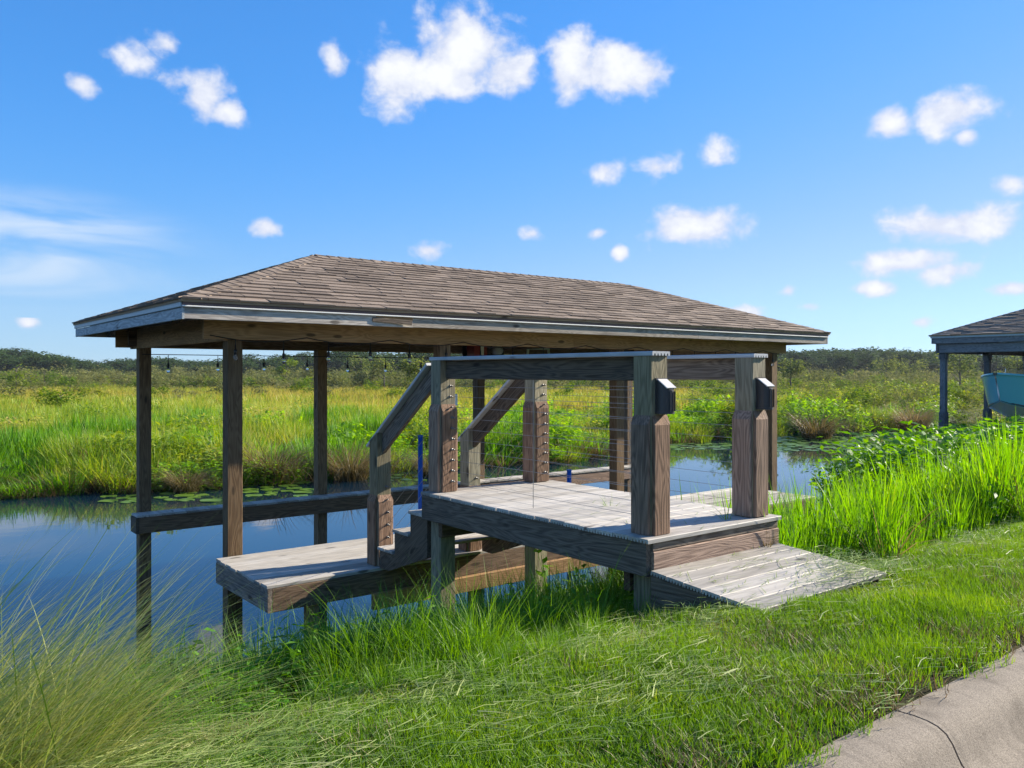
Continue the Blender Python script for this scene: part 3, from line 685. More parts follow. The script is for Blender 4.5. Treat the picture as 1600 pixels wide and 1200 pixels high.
def lift():
    v = PVr + BW - .35; z = 3.09; u = 7.75
    o = root('boat_lift_motor', (u, v, z), 'red and black boat lift drive unit hung under the far beam', 'motor')
    board('drive_housing', o, (u - .36, v, z + .10), (u - .12, v, z + .10), .2, .26, M_red)
    board('mount_plate', o, (u - .40, v + .16, z + .10), (u + .40, v + .16, z + .10), .02, .30, M_black)
    w = tube('pulley_wheel', o, [(u + .06, v + .14, z + .10), (u + .06, v - .06, z + .10)], .16, M_black, 20)
    tube('motor', o, [(u + .05, v - .062, z + .1), (u + .05, v - .2, z + .1)], .07, M_grey, 14); board('label_plate', o, (u - .22, v - .104, z + .02), (u - .22, v - .104, z + .16), .07, .004, M_white, up=(0, -1, 0))
    u2 = 8.75
    f = root('pale_frame', (u2, v, z), 'pale green empty metal frame hanging beside the lift drive', 'frame')
    board('frame_bar', f, (u2 - .24, v, z + .15), (u2 + .24, v, z + .15), .03, .04, M_palegr); 
    for s in (-1, 1): board('frame_bar', f, (u2 + s * .25, v, z - .12), (u2 + s * .22, v, z + .128), .03, .04, M_palegr, up=(1, 0, 0))
    board('frame_bar', f, (u2 - .22, v, z - .1), (u2 + .22, v, z - .1), .03, .04, M_palegr)
    for s in (-1, 1): tube('hanger', f, [(u2 + s * .1, v, z + .172), (u2 + s * .1, v + .2, z + .26)], .006, M_steel, 6)
lift()
def pole(p, ztop, r, label):
    o = root('guide_pole', (p[0], p[1], -.6), label, 'pole', 'blue lift guide poles')
    tube('pipe', o, [(p[0], p[1], -.6), (p[0], p[1], ztop)], r, M_blue, 12); tube('end_cap', o, [(p[0], p[1], ztop), (p[0], p[1], ztop + .02)], r * 1.12, M_blue, 12)
pole((4.97, 8.0), 2.11, .028, 'tall blue plastic guide pole standing in the water behind the stairs')
pole((7.23, 8.0), 1.56, .03, 'short blue plastic guide pole behind the landing deck')

# ---------------------------------------------------------------- neighbour's boathouse and boat
def neighbour():
    u0, vf = 23.9, 10.8; b = root('boathouse', (u0, vf, 0), "neighbouring blue-grey boathouse at the right edge with a boat inside", 'boathouse')
    vn = vf - 3.4; L = 8.7
    for v in (vn, vf):
        for t in (0, 2.85, 5.8, L):
            p = board('post', b, (u0 + t, v, -1), (u0 + t, v, 3.5), .15, .15, WD['navy'], up=(0, -1, 0))
            sleeve(p, u0 + t, v, ZD - .1, ZD + .62, .15, .03, WD['navy']); sleeve(p, u0 + t, v, 3.22, 3.42, .15, .03, WD['navy'])
    zb = 3.58
    for v in (vn - .1, vf + .1): board('beam', b, (u0 - .2, v, zb - .06), (u0 + L + .2, v, zb - .06), .05, .26, WD['navy'])
    for u in (u0 - .125, u0 + L + .125): board('end_beam', b, (u, vn - .07, zb - .06), (u, vf + .07, zb - .06), .05, .24, WD['navy'])
    e = .22
    for a, c in (((u0 - e, vf + e), (u0 - e, vn - e)), ((u0 - e, vn - e), (u0 + L + e, vn - e)), ((u0 + L + e, vn - e), (u0 + L + e, vf + e)), ((u0 + L + e, vf + e), (u0 - e, vf + e))):
        board('fascia_board', b, (*a, zb + .15), (*c, zb + .15), .03, .15, WD['navy']); 
        n = Vector((c[1] - a[1], a[0] - c[0], 0)).normalized() * .03
        board('drip_edge', b, Vector((*a, zb + .265)) + n, Vector((*c, zb + .265)) + n, .03, .07, M_dripb)
    hip_roof(b, u0 - e - .06, u0 + L + e + .06, vn - e - .06, vf + e + .06, zb + .305, .80, 0, WD['ply'])
    d = root('dock', (u0 + 2.9, vf - .6, ZD - .1), 'blue-grey catwalk of the neighbouring boathouse under the boat', 'dock')
    for k in range(26):
        if k == 0: q = board('plank', d, (u0 + 2.45, vf - .75, ZD), (u0 + 2.45, vf - .1, ZD), .19, .03, WD['cap']); me = q.data; ro = q.rotation_euler.copy()
        else: q = link('plank', me, None, d, (u0 + 2.45 + k * .2, vf - .75, ZD)); q.rotation_euler = ro
    board('side_beam', d, (u0 + 2.3, vf - .78, ZD - .12), (u0 + 7.6, vf - .78, ZD - .12), .05, .2, WD['cap'])
    board('side_beam', d, (u0 + .1, vf - .8, ZD - .34), (u0 + 7.6, vf - .8, ZD - .34), .05, .2, WD['dark'])
    # boat: bow towards the viewer, on a lift cradle
    vb = 9.1; ub = 23.0; zk = 1.42
    bt = root('motor_boat', (ub + 3, vb, zk), 'teal and white motor boat raised on a lift under the neighbouring roof', 'boat')
    st = [(0, .02, 1.36, .60), (.25, .26, 1.34, .42), (.6, .52, 1.31, .27), (1.1, .78, 1.27, .14), (1.8, .98, 1.22, .05), (3, 1.08, 1.17, 0), (4.6, 1.08, 1.15, 0), (6.1, 1.04, 1.15, 0)]
    def loft(rows, nm, m):
        v, f = [], []
        for r in rows: v += r
        n = len(rows[0])
        for i in range(len(rows) - 1): f += [[i * n + k, (i + 1) * n + k, (i + 1) * n + k + 1, i * n + k + 1] for k in range(n - 1)]
        return mesh_py(nm, v, f, m, True)
    for s in (-1, 1):
        low, up, gun, stripe = [], [], [], []
        for x, hwid, top, keel in st:
            xk = x + keel * .9; ch = .40 + keel * .45; cw = hwid * .80
            K = (xk, 0, keel); C = (x + keel * .5, s * cw, ch); G = (x, s * hwid, top)
            def lp(a, b, t): return tuple(a[i] + (b[i] - a[i]) * t for i in range(3))
            low.append([K, lp(K, C, .5), C]); up.append([C, lp(C, G, .5), G]); gun.append([G, (x, s * (hwid + .03), top), (x, s * (hwid + .03), top + .06), (x + .03, s * max(hwid - .05, 0), top + .07)])
            stripe.append([lp(C, G, .02)[:1] + (C[1] * 1.012 + s * .006, C[2] + .012), (C[0], C[1] * 1.02 + s * .012, C[2] + .05)])
        for nm, rows, m in (('hull_bottom', low, M_hullw), ('hull_side', up, M_teal), ('gunwale', gun, M_teal), ('hull_stripe', stripe, M_navy)):
            me = loft(rows, nm, m); link(nm, me, None, bt, (ub, vb, zk))
    v = [(x + .03, sgn * max(h - .04, 0), t + .065) for x, h, t, k in st[:5] for sgn in (-1, 1)]; link('foredeck', mesh_py('foredeck', v, [[2 * i, 2 * i + 2, 2 * i + 3, 2 * i + 1] for i in range(4)], M_hullw), None, bt, (ub, vb, zk))
    x, h, t, k = st[-1]; link('transom', mesh_py('transom', [(x, -h, t), (x, h, t), (x, h * .8, .4), (x, 0, 0), (x, -h * .8, .4)], [[0, 1, 2, 3, 4]], M_teal), None, bt, (ub, vb, zk))
    link('cockpit_floor', mesh_py('cockpit_floor', [(1.8, -.8, .6), (6.0, -.8, .6), (6.0, .8, .6), (1.8, .8, .6)], [[0, 1, 2, 3]], M_hullw), None, bt, (ub, vb, zk))
    ws = board('windscreen', bt, (ub + 2.4, vb - .7, zk + 1.38), (ub + 2.4, vb + .7, zk + 1.38), .02, .35, M_glass, up=(.4, 0, 1)); board('console', bt, (ub + 2.5, vb - .4, zk + .9), (ub + 3.0, vb - .4, zk + .9), .6, .6, M_hullw)
    board('outboard_motor', bt, (ub + 6.15, vb, zk + .8), (ub + 6.5, vb, zk + .8), .35, .6, M_black)
    c = root('lift_cradle', (ub + 2.8, vb, zk - .2), 'dark timber lift cradle beam under the bow of the teal boat', 'cradle')
    for uu in (ub + 2.6, ub + 4.8): board('cradle_beam', c, (uu, vb - 1.3, zk - .18), (uu, vb + 1.05, zk - .18), .16, .2, WD['dark'])
    for vv in (-.45, .45): board('bunk_board', c, (ub + 1.6, vb + vv, zk - .02), (ub + 5.6, vb + vv, zk - .02), .14, .1, WD['sleeve'])
    for uu in (ub + 2.6, ub + 4.8):
        for vv in (-1.25, 1.0): tube('lift_cable', c, [(uu, vb + vv, zk - .08), (uu, vb + vv, 3.55)], .008, M_steel, 6)
neighbour()

# ---------------------------------------------------------------- vegetation meshes
def np_mesh(name, v, f4, f3, tint, m):
    me = bpy.data.meshes.new(name); n4, n3 = len(f4), len(f3)
    me.vertices.add(len(v)); me.vertices.foreach_set('co', np.asarray(v, np.float32).ravel())
    loops = np.concatenate([np.asarray(f4, np.int32).ravel(), np.asarray(f3, np.int32).ravel()]) if n3 else np.asarray(f4, np.int32).ravel()
    me.loops.add(len(loops)); me.loops.foreach_set('vertex_index', loops.astype(np.int32))
    me.polygons.add(n4 + n3)
    ls = np.concatenate([np.arange(n4) * 4, n4 * 4 + np.arange(n3) * 3]).astype(np.int32)
    me.polygons.foreach_set('loop_start', ls); me.update(calc_edges=True); me.validate()
    a = me.attributes.new('tint', 'FLOAT', 'POINT'); a.data.foreach_set('value', np.asarray(tint, np.float32))
    me.materials.append(m); return me
def blades(base, az, h, w, lean, curve, seg=3, tint=None, r=None, flat=0.0):
    """n grass blades; returns verts, quads, tris, tint"""
    r = r or rng; n = len(base); d = np.stack([np.cos(az), np.sin(az), 0 * az], -1); sa = az + np.pi / 2 + r.uniform(-.9, .9, n)
    s = np.stack([np.cos(sa), np.sin(sa), 0 * sa], -1); vs_ = []
    c = np.array(base, float); th0 = lean * 1.05; th1 = th0 + curve * 2.0
    for k in range(seg + 1):
        t = k / seg
        if k:
            th = th0 + (th1 - th0) * (t - .5 / seg); c = c + (d * np.sin(th)[:, None] + np.array([0, 0, 1.]) * np.cos(th)[:, None]) * (h / seg)[:, None]
        if k < seg:
            ww = (w * (1 - t * .75))[:, None] * s * .5; vs_ += [c - ww, c + ww]
        else: vs_.append(c)
    nv_ = 2 * seg + 1; v = np.stack(vs_, 1).reshape(-1, 3); o = (np.arange(n) * nv_)[:, None]
    f4 = np.concatenate([o + np.array([[2 * k, 2 * k + 1, 2 * k + 3, 2 * k + 2]]) for k in range(seg - 1)]) if seg > 1 else np.zeros((0, 4), int)
    f3 = o + np.array([[2 * seg - 2, 2 * seg - 1, 2 * seg]])
    t = r.uniform(0, 1, n) if tint is None else tint
    return v, f4, f3, np.repeat(t, nv_)
def leaves(c, size, r=None, up=.5, aspect=.5, tint=None):
    """n diamond leaves folded a little along the middle"""
    r = r or rng; n = len(c); a = r.uniform(0, 2 * np.pi, n); el = r.uniform(-.6, .9, n) * (1 - up * .3)
    d = np.stack([np.cos(a) * np.cos(el), np.sin(a) * np.cos(el), np.sin(el)], -1); s = np.cross(d, np.array([0, 0, 1.])); s /= np.linalg.norm(s, axis=1)[:, None] + 1e-6
    nn = np.cross(s, d); roll = r.uniform(-.7, .7, n)[:, None]; s = s * np.cos(roll) + nn * np.sin(roll)
    L = size[:, None]; p0 = c; p1 = c + d * L * .45 + s * L * aspect * .5; p2 = c + d * L - np.array([0, 0, .12]) * L; p3 = c + d * L * .45 - s * L * aspect * .5
    v = np.stack([p0, p1, p2, p3], 1).reshape(-1, 3); f4 = (np.arange(n) * 4)[:, None] + np.array([[0, 1, 2, 3]])
    t = r.uniform(0, 1, n) if tint is None else tint
    return v, f4, np.zeros((0, 3), int), np.repeat(t, 4)
def join(*parts):
    v, f4, f3, t = [], [], [], []; o = 0
    for a, b, c, d in parts: v.append(a); f4.append(b + o); f3.append(c + o); t.append(d); o += len(a)
    return np.concatenate(v), np.concatenate(f4), np.concatenate(f3), np.concatenate(t)
def disc(n, rad, r=None):
    r = r or rng; a = r.uniform(0, 2 * np.pi, n); q = rad * np.sqrt(r.uniform(0, 1, n)); return np.stack([q * np.cos(a), q * np.sin(a), 0 * a], -1)
U_ = lambda a, b, n: rng.uniform(a, b, n)
def tuft(n, rad, h0, h1, w, lean=(.05, .35), curve=(0, .3), seg=3, out=True):
    b = disc(n, rad); az = np.arctan2(b[:, 1], b[:, 0]) + U_(-.8, .8, n) if out else U_(0, 6.28, n)
    return blades(b, az, U_(h0, h1, n) , U_(w * .6, w * 1.3, n), U_(*lean, n), U_(*curve, n), seg)
def stem_plant(n_stem, rad, h0, h1, leaf, nl, aspect=.35):
    b = disc(n_stem, rad); h = U_(h0, h1, n_stem); az = U_(0, 6.28, n_stem); ln = U_(.05, .35, n_stem)
    st = blades(b, az, h, np.full(n_stem, .008 + leaf * .05), ln, ln * .3, 2, np.full(n_stem, .3))
    t = np.tile(np.linspace(.15, 1, nl), n_stem); i = np.repeat(np.arange(n_stem), nl); out = ln[i] * t + ln[i] * .3 * t * t
    c = b[i] + np.stack([np.cos(az[i]) * h[i] * out, np.sin(az[i]) * h[i] * out, h[i] * t * (1 - .35 * ln[i])], -1)
    return join(st, leaves(c, U_(leaf * .6, leaf * 1.3, len(c)), aspect=aspect))
def bush(rad, h, n, leaf, lobes=9):
    lc = np.stack([U_(-.7, .7, lobes) * rad, U_(-.7, .7, lobes) * rad, U_(.25, .8, lobes) * h], -1); lr = U_(.28, .5, lobes) * rad
    i = rng.integers(0, lobes, n); d = rng.normal(size=(n, 3)); d /= np.linalg.norm(d, axis=1)[:, None]
    c = lc[i] + d * (lr[i] * U_(.55, 1.05, n))[:, None] * np.array([1, 1, .8 * h / rad if h < rad else .9]); c[:, 2] = np.maximum(c[:, 2], .03)
    return leaves(c, U_(leaf * .6, leaf * 1.4, n), tint=np.clip(U_(0, 1, n) * .7 + U_(0, .3, lobes)[i], 0, 1))
def scatter(name, protos, pts, rot, scl, pick, label, cat):
    """one object of stuff: instances of a few clump meshes on points"""
    c = bpy.data.collections.new(name + '_clumps')
    for k, (data, m) in enumerate(protos):
        o = bpy.data.objects.new('%s_clump_%02d' % (name, k), np_mesh(name, *data, m)); c.objects.link(o)
    me = bpy.data.meshes.new(name); n = len(pts); me.vertices.add(n); me.vertices.foreach_set('co', np.asarray(pts, np.float32).ravel())
    for nm, ty, dat in (('rot', 'FLOAT_VECTOR', rot), ('scl', 'FLOAT_VECTOR', scl), ('pick', 'INT', pick)):
        a = me.attributes.new(nm, ty, 'POINT'); a.data.foreach_set('vector' if ty != 'INT' else 'value', np.asarray(dat, np.float32 if ty != 'INT' else np.int32).ravel())
    o = link(name, me, None); tag(o, label, cat, kind='stuff')
    gt = bpy.data.node_groups.new(name, 'GeometryNodeTree'); gt.interface.new_socket('Geometry', in_out='INPUT', socket_type='NodeSocketGeometry'); gt.interface.new_socket('Geometry', in_out='OUTPUT', socket_type='NodeSocketGeometry')
    gi, go = gt.nodes.new('NodeGroupInput'), gt.nodes.new('NodeGroupOutput'); ip = gt.nodes.new('GeometryNodeInstanceOnPoints'); ci = gt.nodes.new('GeometryNodeCollectionInfo')
    ci.inputs['Collection'].default_value = c; ci.inputs['Separate Children'].default_value = True; ci.inputs['Reset Children'].default_value = True
    L = gt.links.new; L(gi.outputs[0], ip.inputs['Points']); L(ci.outputs[0], ip.inputs['Instance']); ip.inputs['Pick Instance'].default_value = True
    for nm, ty, sk in (('rot', 'FLOAT_VECTOR', 'Rotation'), ('scl', 'FLOAT_VECTOR', 'Scale'), ('pick', 'INT', 'Instance Index')):
        na = gt.nodes.new('GeometryNodeInputNamedAttribute'); na.data_type = ty; na.inputs['Name'].default_value = nm
        L([s for s in na.outputs if s.enabled and s.name == 'Attribute'][0], ip.inputs[sk])
    L(ip.outputs[0], go.inputs[0]); md = o.modifiers.new('scatter', 'NODES'); md.node_group = gt
    return o
def put(n): return np.stack([0 * U_(0, 1, n), 0 * U_(0, 1, n), U_(0, 6.28, n)], -1)
def s3(a, b, n, zf=(1, 1)):
    s = U_(a, b, n); return np.stack([s, s, s * U_(*zf, n)], -1)
def depth(u, v): return u * FW.x + v * FW.y
def side(u, v): return (u * RT.x + v * RT.y) / np.maximum(depth(u, v), .1)
def on_deck(u, v): return ((u > BU - .05) & (u < BU + DW + .06) & (v > BV - .83) & (v < BV + DL + .1))

# --- mown lawn
def lawn():
    protos = []
    for k in range(6):
        b = disc(150, .13); protos.append((blades(b, U_(0, 6.28, 150), U_(.022, .062, 150), U_(.003, .0055, 150), U_(.05, .6, 150), U_(0, .5, 150), 2), G_lawn))
    for k in range(2):
        b = disc(90, .13); protos.append((blades(b, U_(0, 6.28, 90), U_(.03, .085, 90), U_(.003, .005, 90), U_(.3, .8, 90), U_(0, .5, 90), 2), G_dead))
    n = 9000; u = -1.0 + 26 * U_(0, 1, n) ** 1.7; v = U_(KV + .03, 3.15, n)
    Y = depth(u, v); keep = (np.abs(side(u, v)) < .9) & (Y > .9) & (v < 2.95 + .18 * np.sin(u * 2.1) + .1 * np.sin(u * 5.3)) & ~on_deck(u, v)
    # thin out next to the concrete
    keep &= (U_(0, 1, n) < np.clip((v - KV) / .16, .25, 1)); u, v = u[keep], v[keep]; n = len(u)
    pk = rng.integers(0, 6, n); edge = (v - KV < .17 + .07 * np.sin(u * 7) + .05 * np.sin(u * 17)) & (U_(0, 1, n) < .4); pk[edge] = rng.integers(6, 8, edge.sum()); pk[U_(0, 1, n) < np.where(fbm(u, v, 1.7, 55) > .5, .16, .03)] = 6
    hz = 1.05 + .4 * np.clip(fbm(u, v, 3.1, 5), -1, 1); sc = np.stack([np.ones(n), np.ones(n), hz], -1)
    scatter('lawn_grass', protos, np.stack([u, v, zt(u, v) - .004], -1), put(n), sc, pk, 'short mown green lawn between the kerb and the canal bank', 'lawn')
lawn()
# --- cut grass lying about
def clippings():
    protos = []
    for k in range(5):
        n = 34; b = disc(n, .18); b[:, 2] = U_(.012, .05, n); az = U_(-.75, .75, n) + np.where(U_(0, 1, n) < .5, 0, np.pi)
        L = U_(.03, .13, n); w = U_(.002, .0038, n); d = np.stack([np.cos(az), np.sin(az), U_(-.08, .16, n)], -1); s = np.stack([-np.sin(az), np.cos(az), U_(-.6, .6, n)], -1)
        bow = np.stack([U_(-.2, .2, n), U_(-.2, .2, n), U_(0, .2, n)], -1)
        vv = []
        for t in (0, .5, 1.): 
            c = b + d * (L * t)[:, None] + bow * (L * t * (1 - t))[:, None]; vv += [c - s * (w / 2)[:, None] * (1 - .6 * t), c + s * (w / 2)[:, None] * (1 - .6 * t)]
        v = np.stack(vv, 1).reshape(-1, 3); o = (np.arange(n) * 6)[:, None]; f4 = np.concatenate([o + np.array([[0, 1, 3, 2]]), o + np.array([[2, 3, 5, 4]])])
        protos.append(((v, f4, np.zeros((0, 3), int), np.repeat(U_(0, 1, n), 6)), G_clip))
    n = 2500; u = -.5 + 22 * U_(0, 1, n) ** 1.6; v = U_(KV, 3.05, n)
    band = np.exp(-((v - (2.62 + .1 * np.sin(u * 1.3))) / .24) ** 2) + .8 * np.exp(-((v - (2.05 + .12 * np.sin(u * .9 + 1))) / .12) ** 2) * (np.sin(u * 1.1 + .4) > -.2) + .35 * np.exp(-((v - KV - .06) / .07) ** 2) + .05
    band *= np.clip(.55 + .9 * fbm(u, v, 2.6, 9), .05, 1.2); band += 1.2 * np.exp(-((u - 4.75) / .35) ** 2 - ((v - 2.62) / .22) ** 2)
    keep = (U_(0, 1, n) < band) & (depth(u, v) > .9) & ~(on_deck(u, v) & (v > BV - .74 + .42 * np.maximum(u - BU - .35, 0))); u, v = u[keep], v[keep]; n = len(u)
    z = zt(u, v) + .01; dk = on_deck(u, v); z[dk] = np.interp(v[dk], [BV - .8, BV], [1.667, 1.725])
    scatter('grass_clippings', protos, np.stack([u, v, z], -1), np.stack([0 * u, 0 * u, U_(-.5, .5, n) + np.where(U_(0, 1, n) < .5, 0, np.pi)], -1), s3(.7, 1.3, n), rng.integers(0, 5, n), 'pale cut grass lying in swathes on the lawn and ramp end', 'cut grass')
    # single blades blown on the decks
    n = 260; u = np.concatenate([U_(BU, BU + DW, 150), U_(BU + .1, BU + DW, 110)]); v = np.concatenate([U_(BV - .78, BV, 150), U_(BV, BV + 1.2, 110)])
    z = np.where(v < BV - .01, np.interp(v, [BV - .8, BV], [1.667, 1.724]), ZK) + .003; az = U_(-.9, .9, n); L = U_(.03, .11, n)
    keep = (U_(0, 1, n) < np.where(v < BV, 1, .25)); u, v, z, az, L = u[keep], v[keep], z[keep], az[keep], L[keep]; n = len(u)
    b = np.stack([u, v, z], -1); d = np.stack([np.cos(az), np.sin(az), 0 * az], -1); s = np.stack([-np.sin(az), np.cos(az), 0 * az], -1) * .0022
    vv = np.stack([b - s, b + s, b + d * L[:, None] + s * .4 + [0, 0, .006], b + d * L[:, None] - s * .4 + [0, 0, .006]], 1).reshape(-1, 3)
    o = link('loose_clippings', np_mesh('loose_clippings', vv, (np.arange(n) * 4)[:, None] + np.array([[0, 1, 2, 3]]), np.zeros((0, 3), int), np.repeat(U_(0, .5, n), 4), G_clip)); tag(o, 'single blades of cut grass scattered over ramp and deck boards', 'cut grass', kind='stuff')
clippings()
# --- bank: long grass and weeds on the near side
def near_bank():
    protos = [(tuft(70, .10, .22, .55, .008, (.05, .5), (0, .5), 3), G_bank) for k in range(4)]
    protos += [(tuft(46, .09, .35, .85, .007, (.1, .45), (.1, .6), 4), G_bank) for k in range(2)]
    protos += [(stem_plant(14, .14, .15, .42, .075, 7), G_leaf) for k in range(3)]
    n = 6500; u = -2.5 + 16 * U_(0, 1, n) ** 1.25; v = U_(2.7, 6.5, n); Y = depth(u, v)
    edge = 2.95 + .18 * np.sin(u * 2.1) + .1 * np.sin(u * 5.3)
    keep = (np.abs(side(u, v)) < .95) & (Y > 1.2) & (v > edge - .03) & (v < 6.35) & (u < 6.5) & ~((u < 1.2) & (v > 4.6 + .3 * u)); u, v, edge = u[keep], v[keep], edge[keep]; n = len(u)
    f = fbm(u, v, 1.4, 21); pk = np.where(f > .45, rng.integers(6, 9, n), rng.integers(0, 4, n)); pk[(U_(0, 1, n) < .16) & (v > edge + .3)] = 4; pk[(u < 1.6) & (U_(0, 1, n) < .5)] = 7
    under = (u > BU - .1) & (u < BU + DW) & (v > BV); sc = s3(.6, 1.05, n, (.75, 1.15)) * np.clip((v - edge) / .6, .4, 1)[:, None]; sc *= np.where(u > 1.4, .92, 1.)[:, None]; sc[under] *= 1.6
    sc[(v > 5.0)] *= .85
    near_d = (u > BU - .2) & (u < BU + DW + .15) & (v > BV - .1) & (v < 6.3); pk[near_d & (pk >= 4) & (pk < 6)] = 1
    lim = np.where(near_d, (1.68 - zt(u, v)) / .56, 9.); sc = np.minimum(sc, np.maximum(lim, .3)[:, None])
    keep = ~((u > BU - .0) & (u < BU + DW + .1) & (v < BV + .1)); 
    scatter('bank_grass', protos, np.stack([u, v, zt(u, v) - .01], -1)[keep], put(n)[keep], sc[keep], pk[keep], 'long green grass and weeds growing down the near canal bank', 'grass')
    protos = [(tuft(30, .12, .50, .98, .017, (.0, .22), (0, .22), 4), G_reed) for k in range(4)] + [(stem_plant(10, .16, .25, .5, .10, 8), G_leaf) for k in range(2)] + [(tuft(50, .12, .25, .6, .010, (.05, .5), (0, .5), 3), G_bank) for k in range(2)] + [(tuft(26, .12, .35, .85, .012, (.1, .7), (.1, .7), 4), G_brown)]
    n = 5200; u = 4.8 + 22 * U_(0, 1, n) ** 1.3; v = U_(2.75, 8.6, n); edge = 2.95 + .18 * np.sin(u * 2.1) + .1 * np.sin(u * 5.3) - .2 * (u > 5.5)
    hi = np.interp(u, [4.8, 6.5, 9, 14, 20, 27], [4.6, 4.9, 5.3, 6.3, 7.2, 7.6])
    keep = (v > edge) & (v < hi) & (np.abs(side(u, v)) < .95) & ~on_deck(u, v); u, v, edge = u[keep], v[keep], edge[keep]; n = len(u)
    pk = rng.integers(0, 4, n); q = U_(0, 1, n); pk[q < .16] = rng.integers(4, 6, (q < .16).sum()); pk[(q > .75)] = rng.integers(6, 8, (q > .75).sum()); pk[(q > .16) & (q < .25)] = 8; wl = (u > 13) & (v > 6); pk[wl] = rng.integers(4, 6, wl.sum())
    sc = s3(.7, 1.1, n, (.8, 1.15)) * np.clip((v - edge) / .7 + .25, .35, 1)[:, None]
    scatter('reeds', protos, np.stack([u, v, np.maximum(zt(u, v), -.15) - .01], -1), put(n), sc, pk, 'tall bright green reeds on the near bank right of the deck', 'reeds')
def water_weeds():
    protos = [(stem_plant(22, .3, .7, 1.25, .15, 12, .36), G_leaf) for k in range(3)] + [(stem_plant(18, .26, .45, .8, .14, 9, .4), G_bush)] + [(tuft(34, .15, .6, 1.1, .02, (.05, .5), (0, .4), 3), G_reed)]
    n = 1100; u = U_(11.5, 23.4, n); v = U_(5.2, 9.0, n); top = np.interp(u, [11.5, 13, 15, 19, 23.5], [5.9, 7.4, 8.6, 9.2, 8.6]) + .25 * np.sin(u * 3); keep = v < top; u, v, top = u[keep], v[keep], top[keep]; n = len(u)
    pk = rng.integers(0, 3, n); q = U_(0, 1, n); pk[q < .2] = 3; pk[q > .8] = 4
    scatter('water_weeds', protos, np.stack([u, v, np.maximum(zt(u, v), -.06)], -1), put(n), s3(1.15, 1.6, n) * np.clip((top - v) / .8 + .6, .6, 1)[:, None] * np.interp(u, [11.5, 14], [.7, 1.])[:, None], pk, 'leafy green water plants in front of the neighbouring boathouse', 'water plants')
near_bank()
water_weeds()

def plant(name, data, m, loc, label, cat, group=None, scale=1., rz=0., trunk=None):
    o = root(name, loc, label, cat, group); o.scale = (scale,) * 3; o.rotation_euler.z = rz
    link('foliage', np_mesh('foliage', *data, m), None, o)
    if trunk: link('stem', tube_mesh('stem', *trunk), None, o)
    return o
# --- drooping cordgrass clump bottom left
def cord():
    def mound(n, rad, h0, h1, a0, sp):
        b = disc(n, rad); return blades(b, R(a0) + rng.normal(0, sp, n), U_(h0, h1, n), U_(.0035, .007, n), U_(.3, .95, n), U_(.2, .45, n), 6, np.clip(rng.normal(.5, .3, n), 0, 1))
    n2 = 46; d2 = blades(disc(n2, .3), R(-38) + rng.normal(0, .5, n2), U_(.9, 1.35, n2), U_(.003, .005, n2), U_(.4, .8, n2), U_(.2, .4, n2), 7, U_(.5, 1, n2))
    u, v = .12, 3.25; plant('cordgrass', join(mound(3000, .52, .55, 1.18, -36, .75), d2), G_cord, (u, v, float(zt(u, v)) - .05), 'big drooping clump of fine straw and green cordgrass, bottom left corner', 'grass clump')
    u, v = .35, 4.2; plant('cordgrass', mound(900, .4, .6, 1.1, -36, .8), G_cord, (u, v, float(zt(u, v)) - .03), 'smaller cordgrass clump behind the big one at the left edge', 'grass clump')
cord()
def near_plants():
    for (px, py, z, ns, rad, h, lf, m, lab) in ((892, 975, .95, 9, .16, .95, .11, G_lime, 'leafy yellow-green weed growing up under the landing deck'), (698, 1010, .9, 3, .05, .34, .10, G_lime, 'small pale-leaved seedling at the foot of the deck support post'),
            (960, 985, 1.2, 9, .2, .62, .09, G_lime, 'leafy weed beside the deck corner post under the skirt board'), (1008, 860, 1.73, 1, .01, .01, .01, None, None)):
        if m is None: continue
        p = gnd(px, py, z); plant('weed', stem_plant(ns, rad, h * .6, h, lf, 9, .45), m, (p.x, p.y, float(zt(p.x, p.y)) - .02), lab, 'weed')
    for px, py, zz, lab, k in ((1340, 790, .6, 'broad dark-leaved pickerelweed at the water edge, left of its group', 0), (1372, 775, .5, 'broad-leaved pickerelweed with orange tinged leaf, middle of its group', 1), (1405, 770, .5, 'broad-leaved pickerelweed at the right of its group by the reeds', 2)):
        p = gnd(px, py, zz); n = 16; d = blades(disc(n, .2), U_(0, 6.28, n), U_(.6, 1.0, n), U_(.07, .12, n), U_(.05, .4, n), U_(0, .3, n), 4, U_(0, .6, n)); plant('pickerelweed', d, G_leaf, (p.x, p.y, max(float(zt(p.x, p.y)), -.1)), lab, 'water plant')
    p = Vector((UB - .25, BV + .12, ZK + .002)); plant('grass_tuft', tuft(16, .03, .06, .16, .004, (.1, .8), (0, .5), 3), G_bank, p, 'small tuft of grass in the deck boards by the right entry post', 'grass tuft')
    p = Vector((BU + .62, BV + .95, ZK + .002)); plant('grass_tuft', tuft(14, .05, .03, .13, .004, (.3, .9), (0, .5), 3), G_bank, p, 'small loose tuft of grass lying on the middle of the landing deck', 'grass tuft')
    p = Vector((BU + DW - .15, BV - .03, 1.72)); plant('grass_tuft', tuft(18, .03, .05, .2, .004, (.2, .8), (0, .5), 3), G_brown, p, 'dry grass tuft in the corner where ramp meets deck', 'grass tuft')
near_plants()
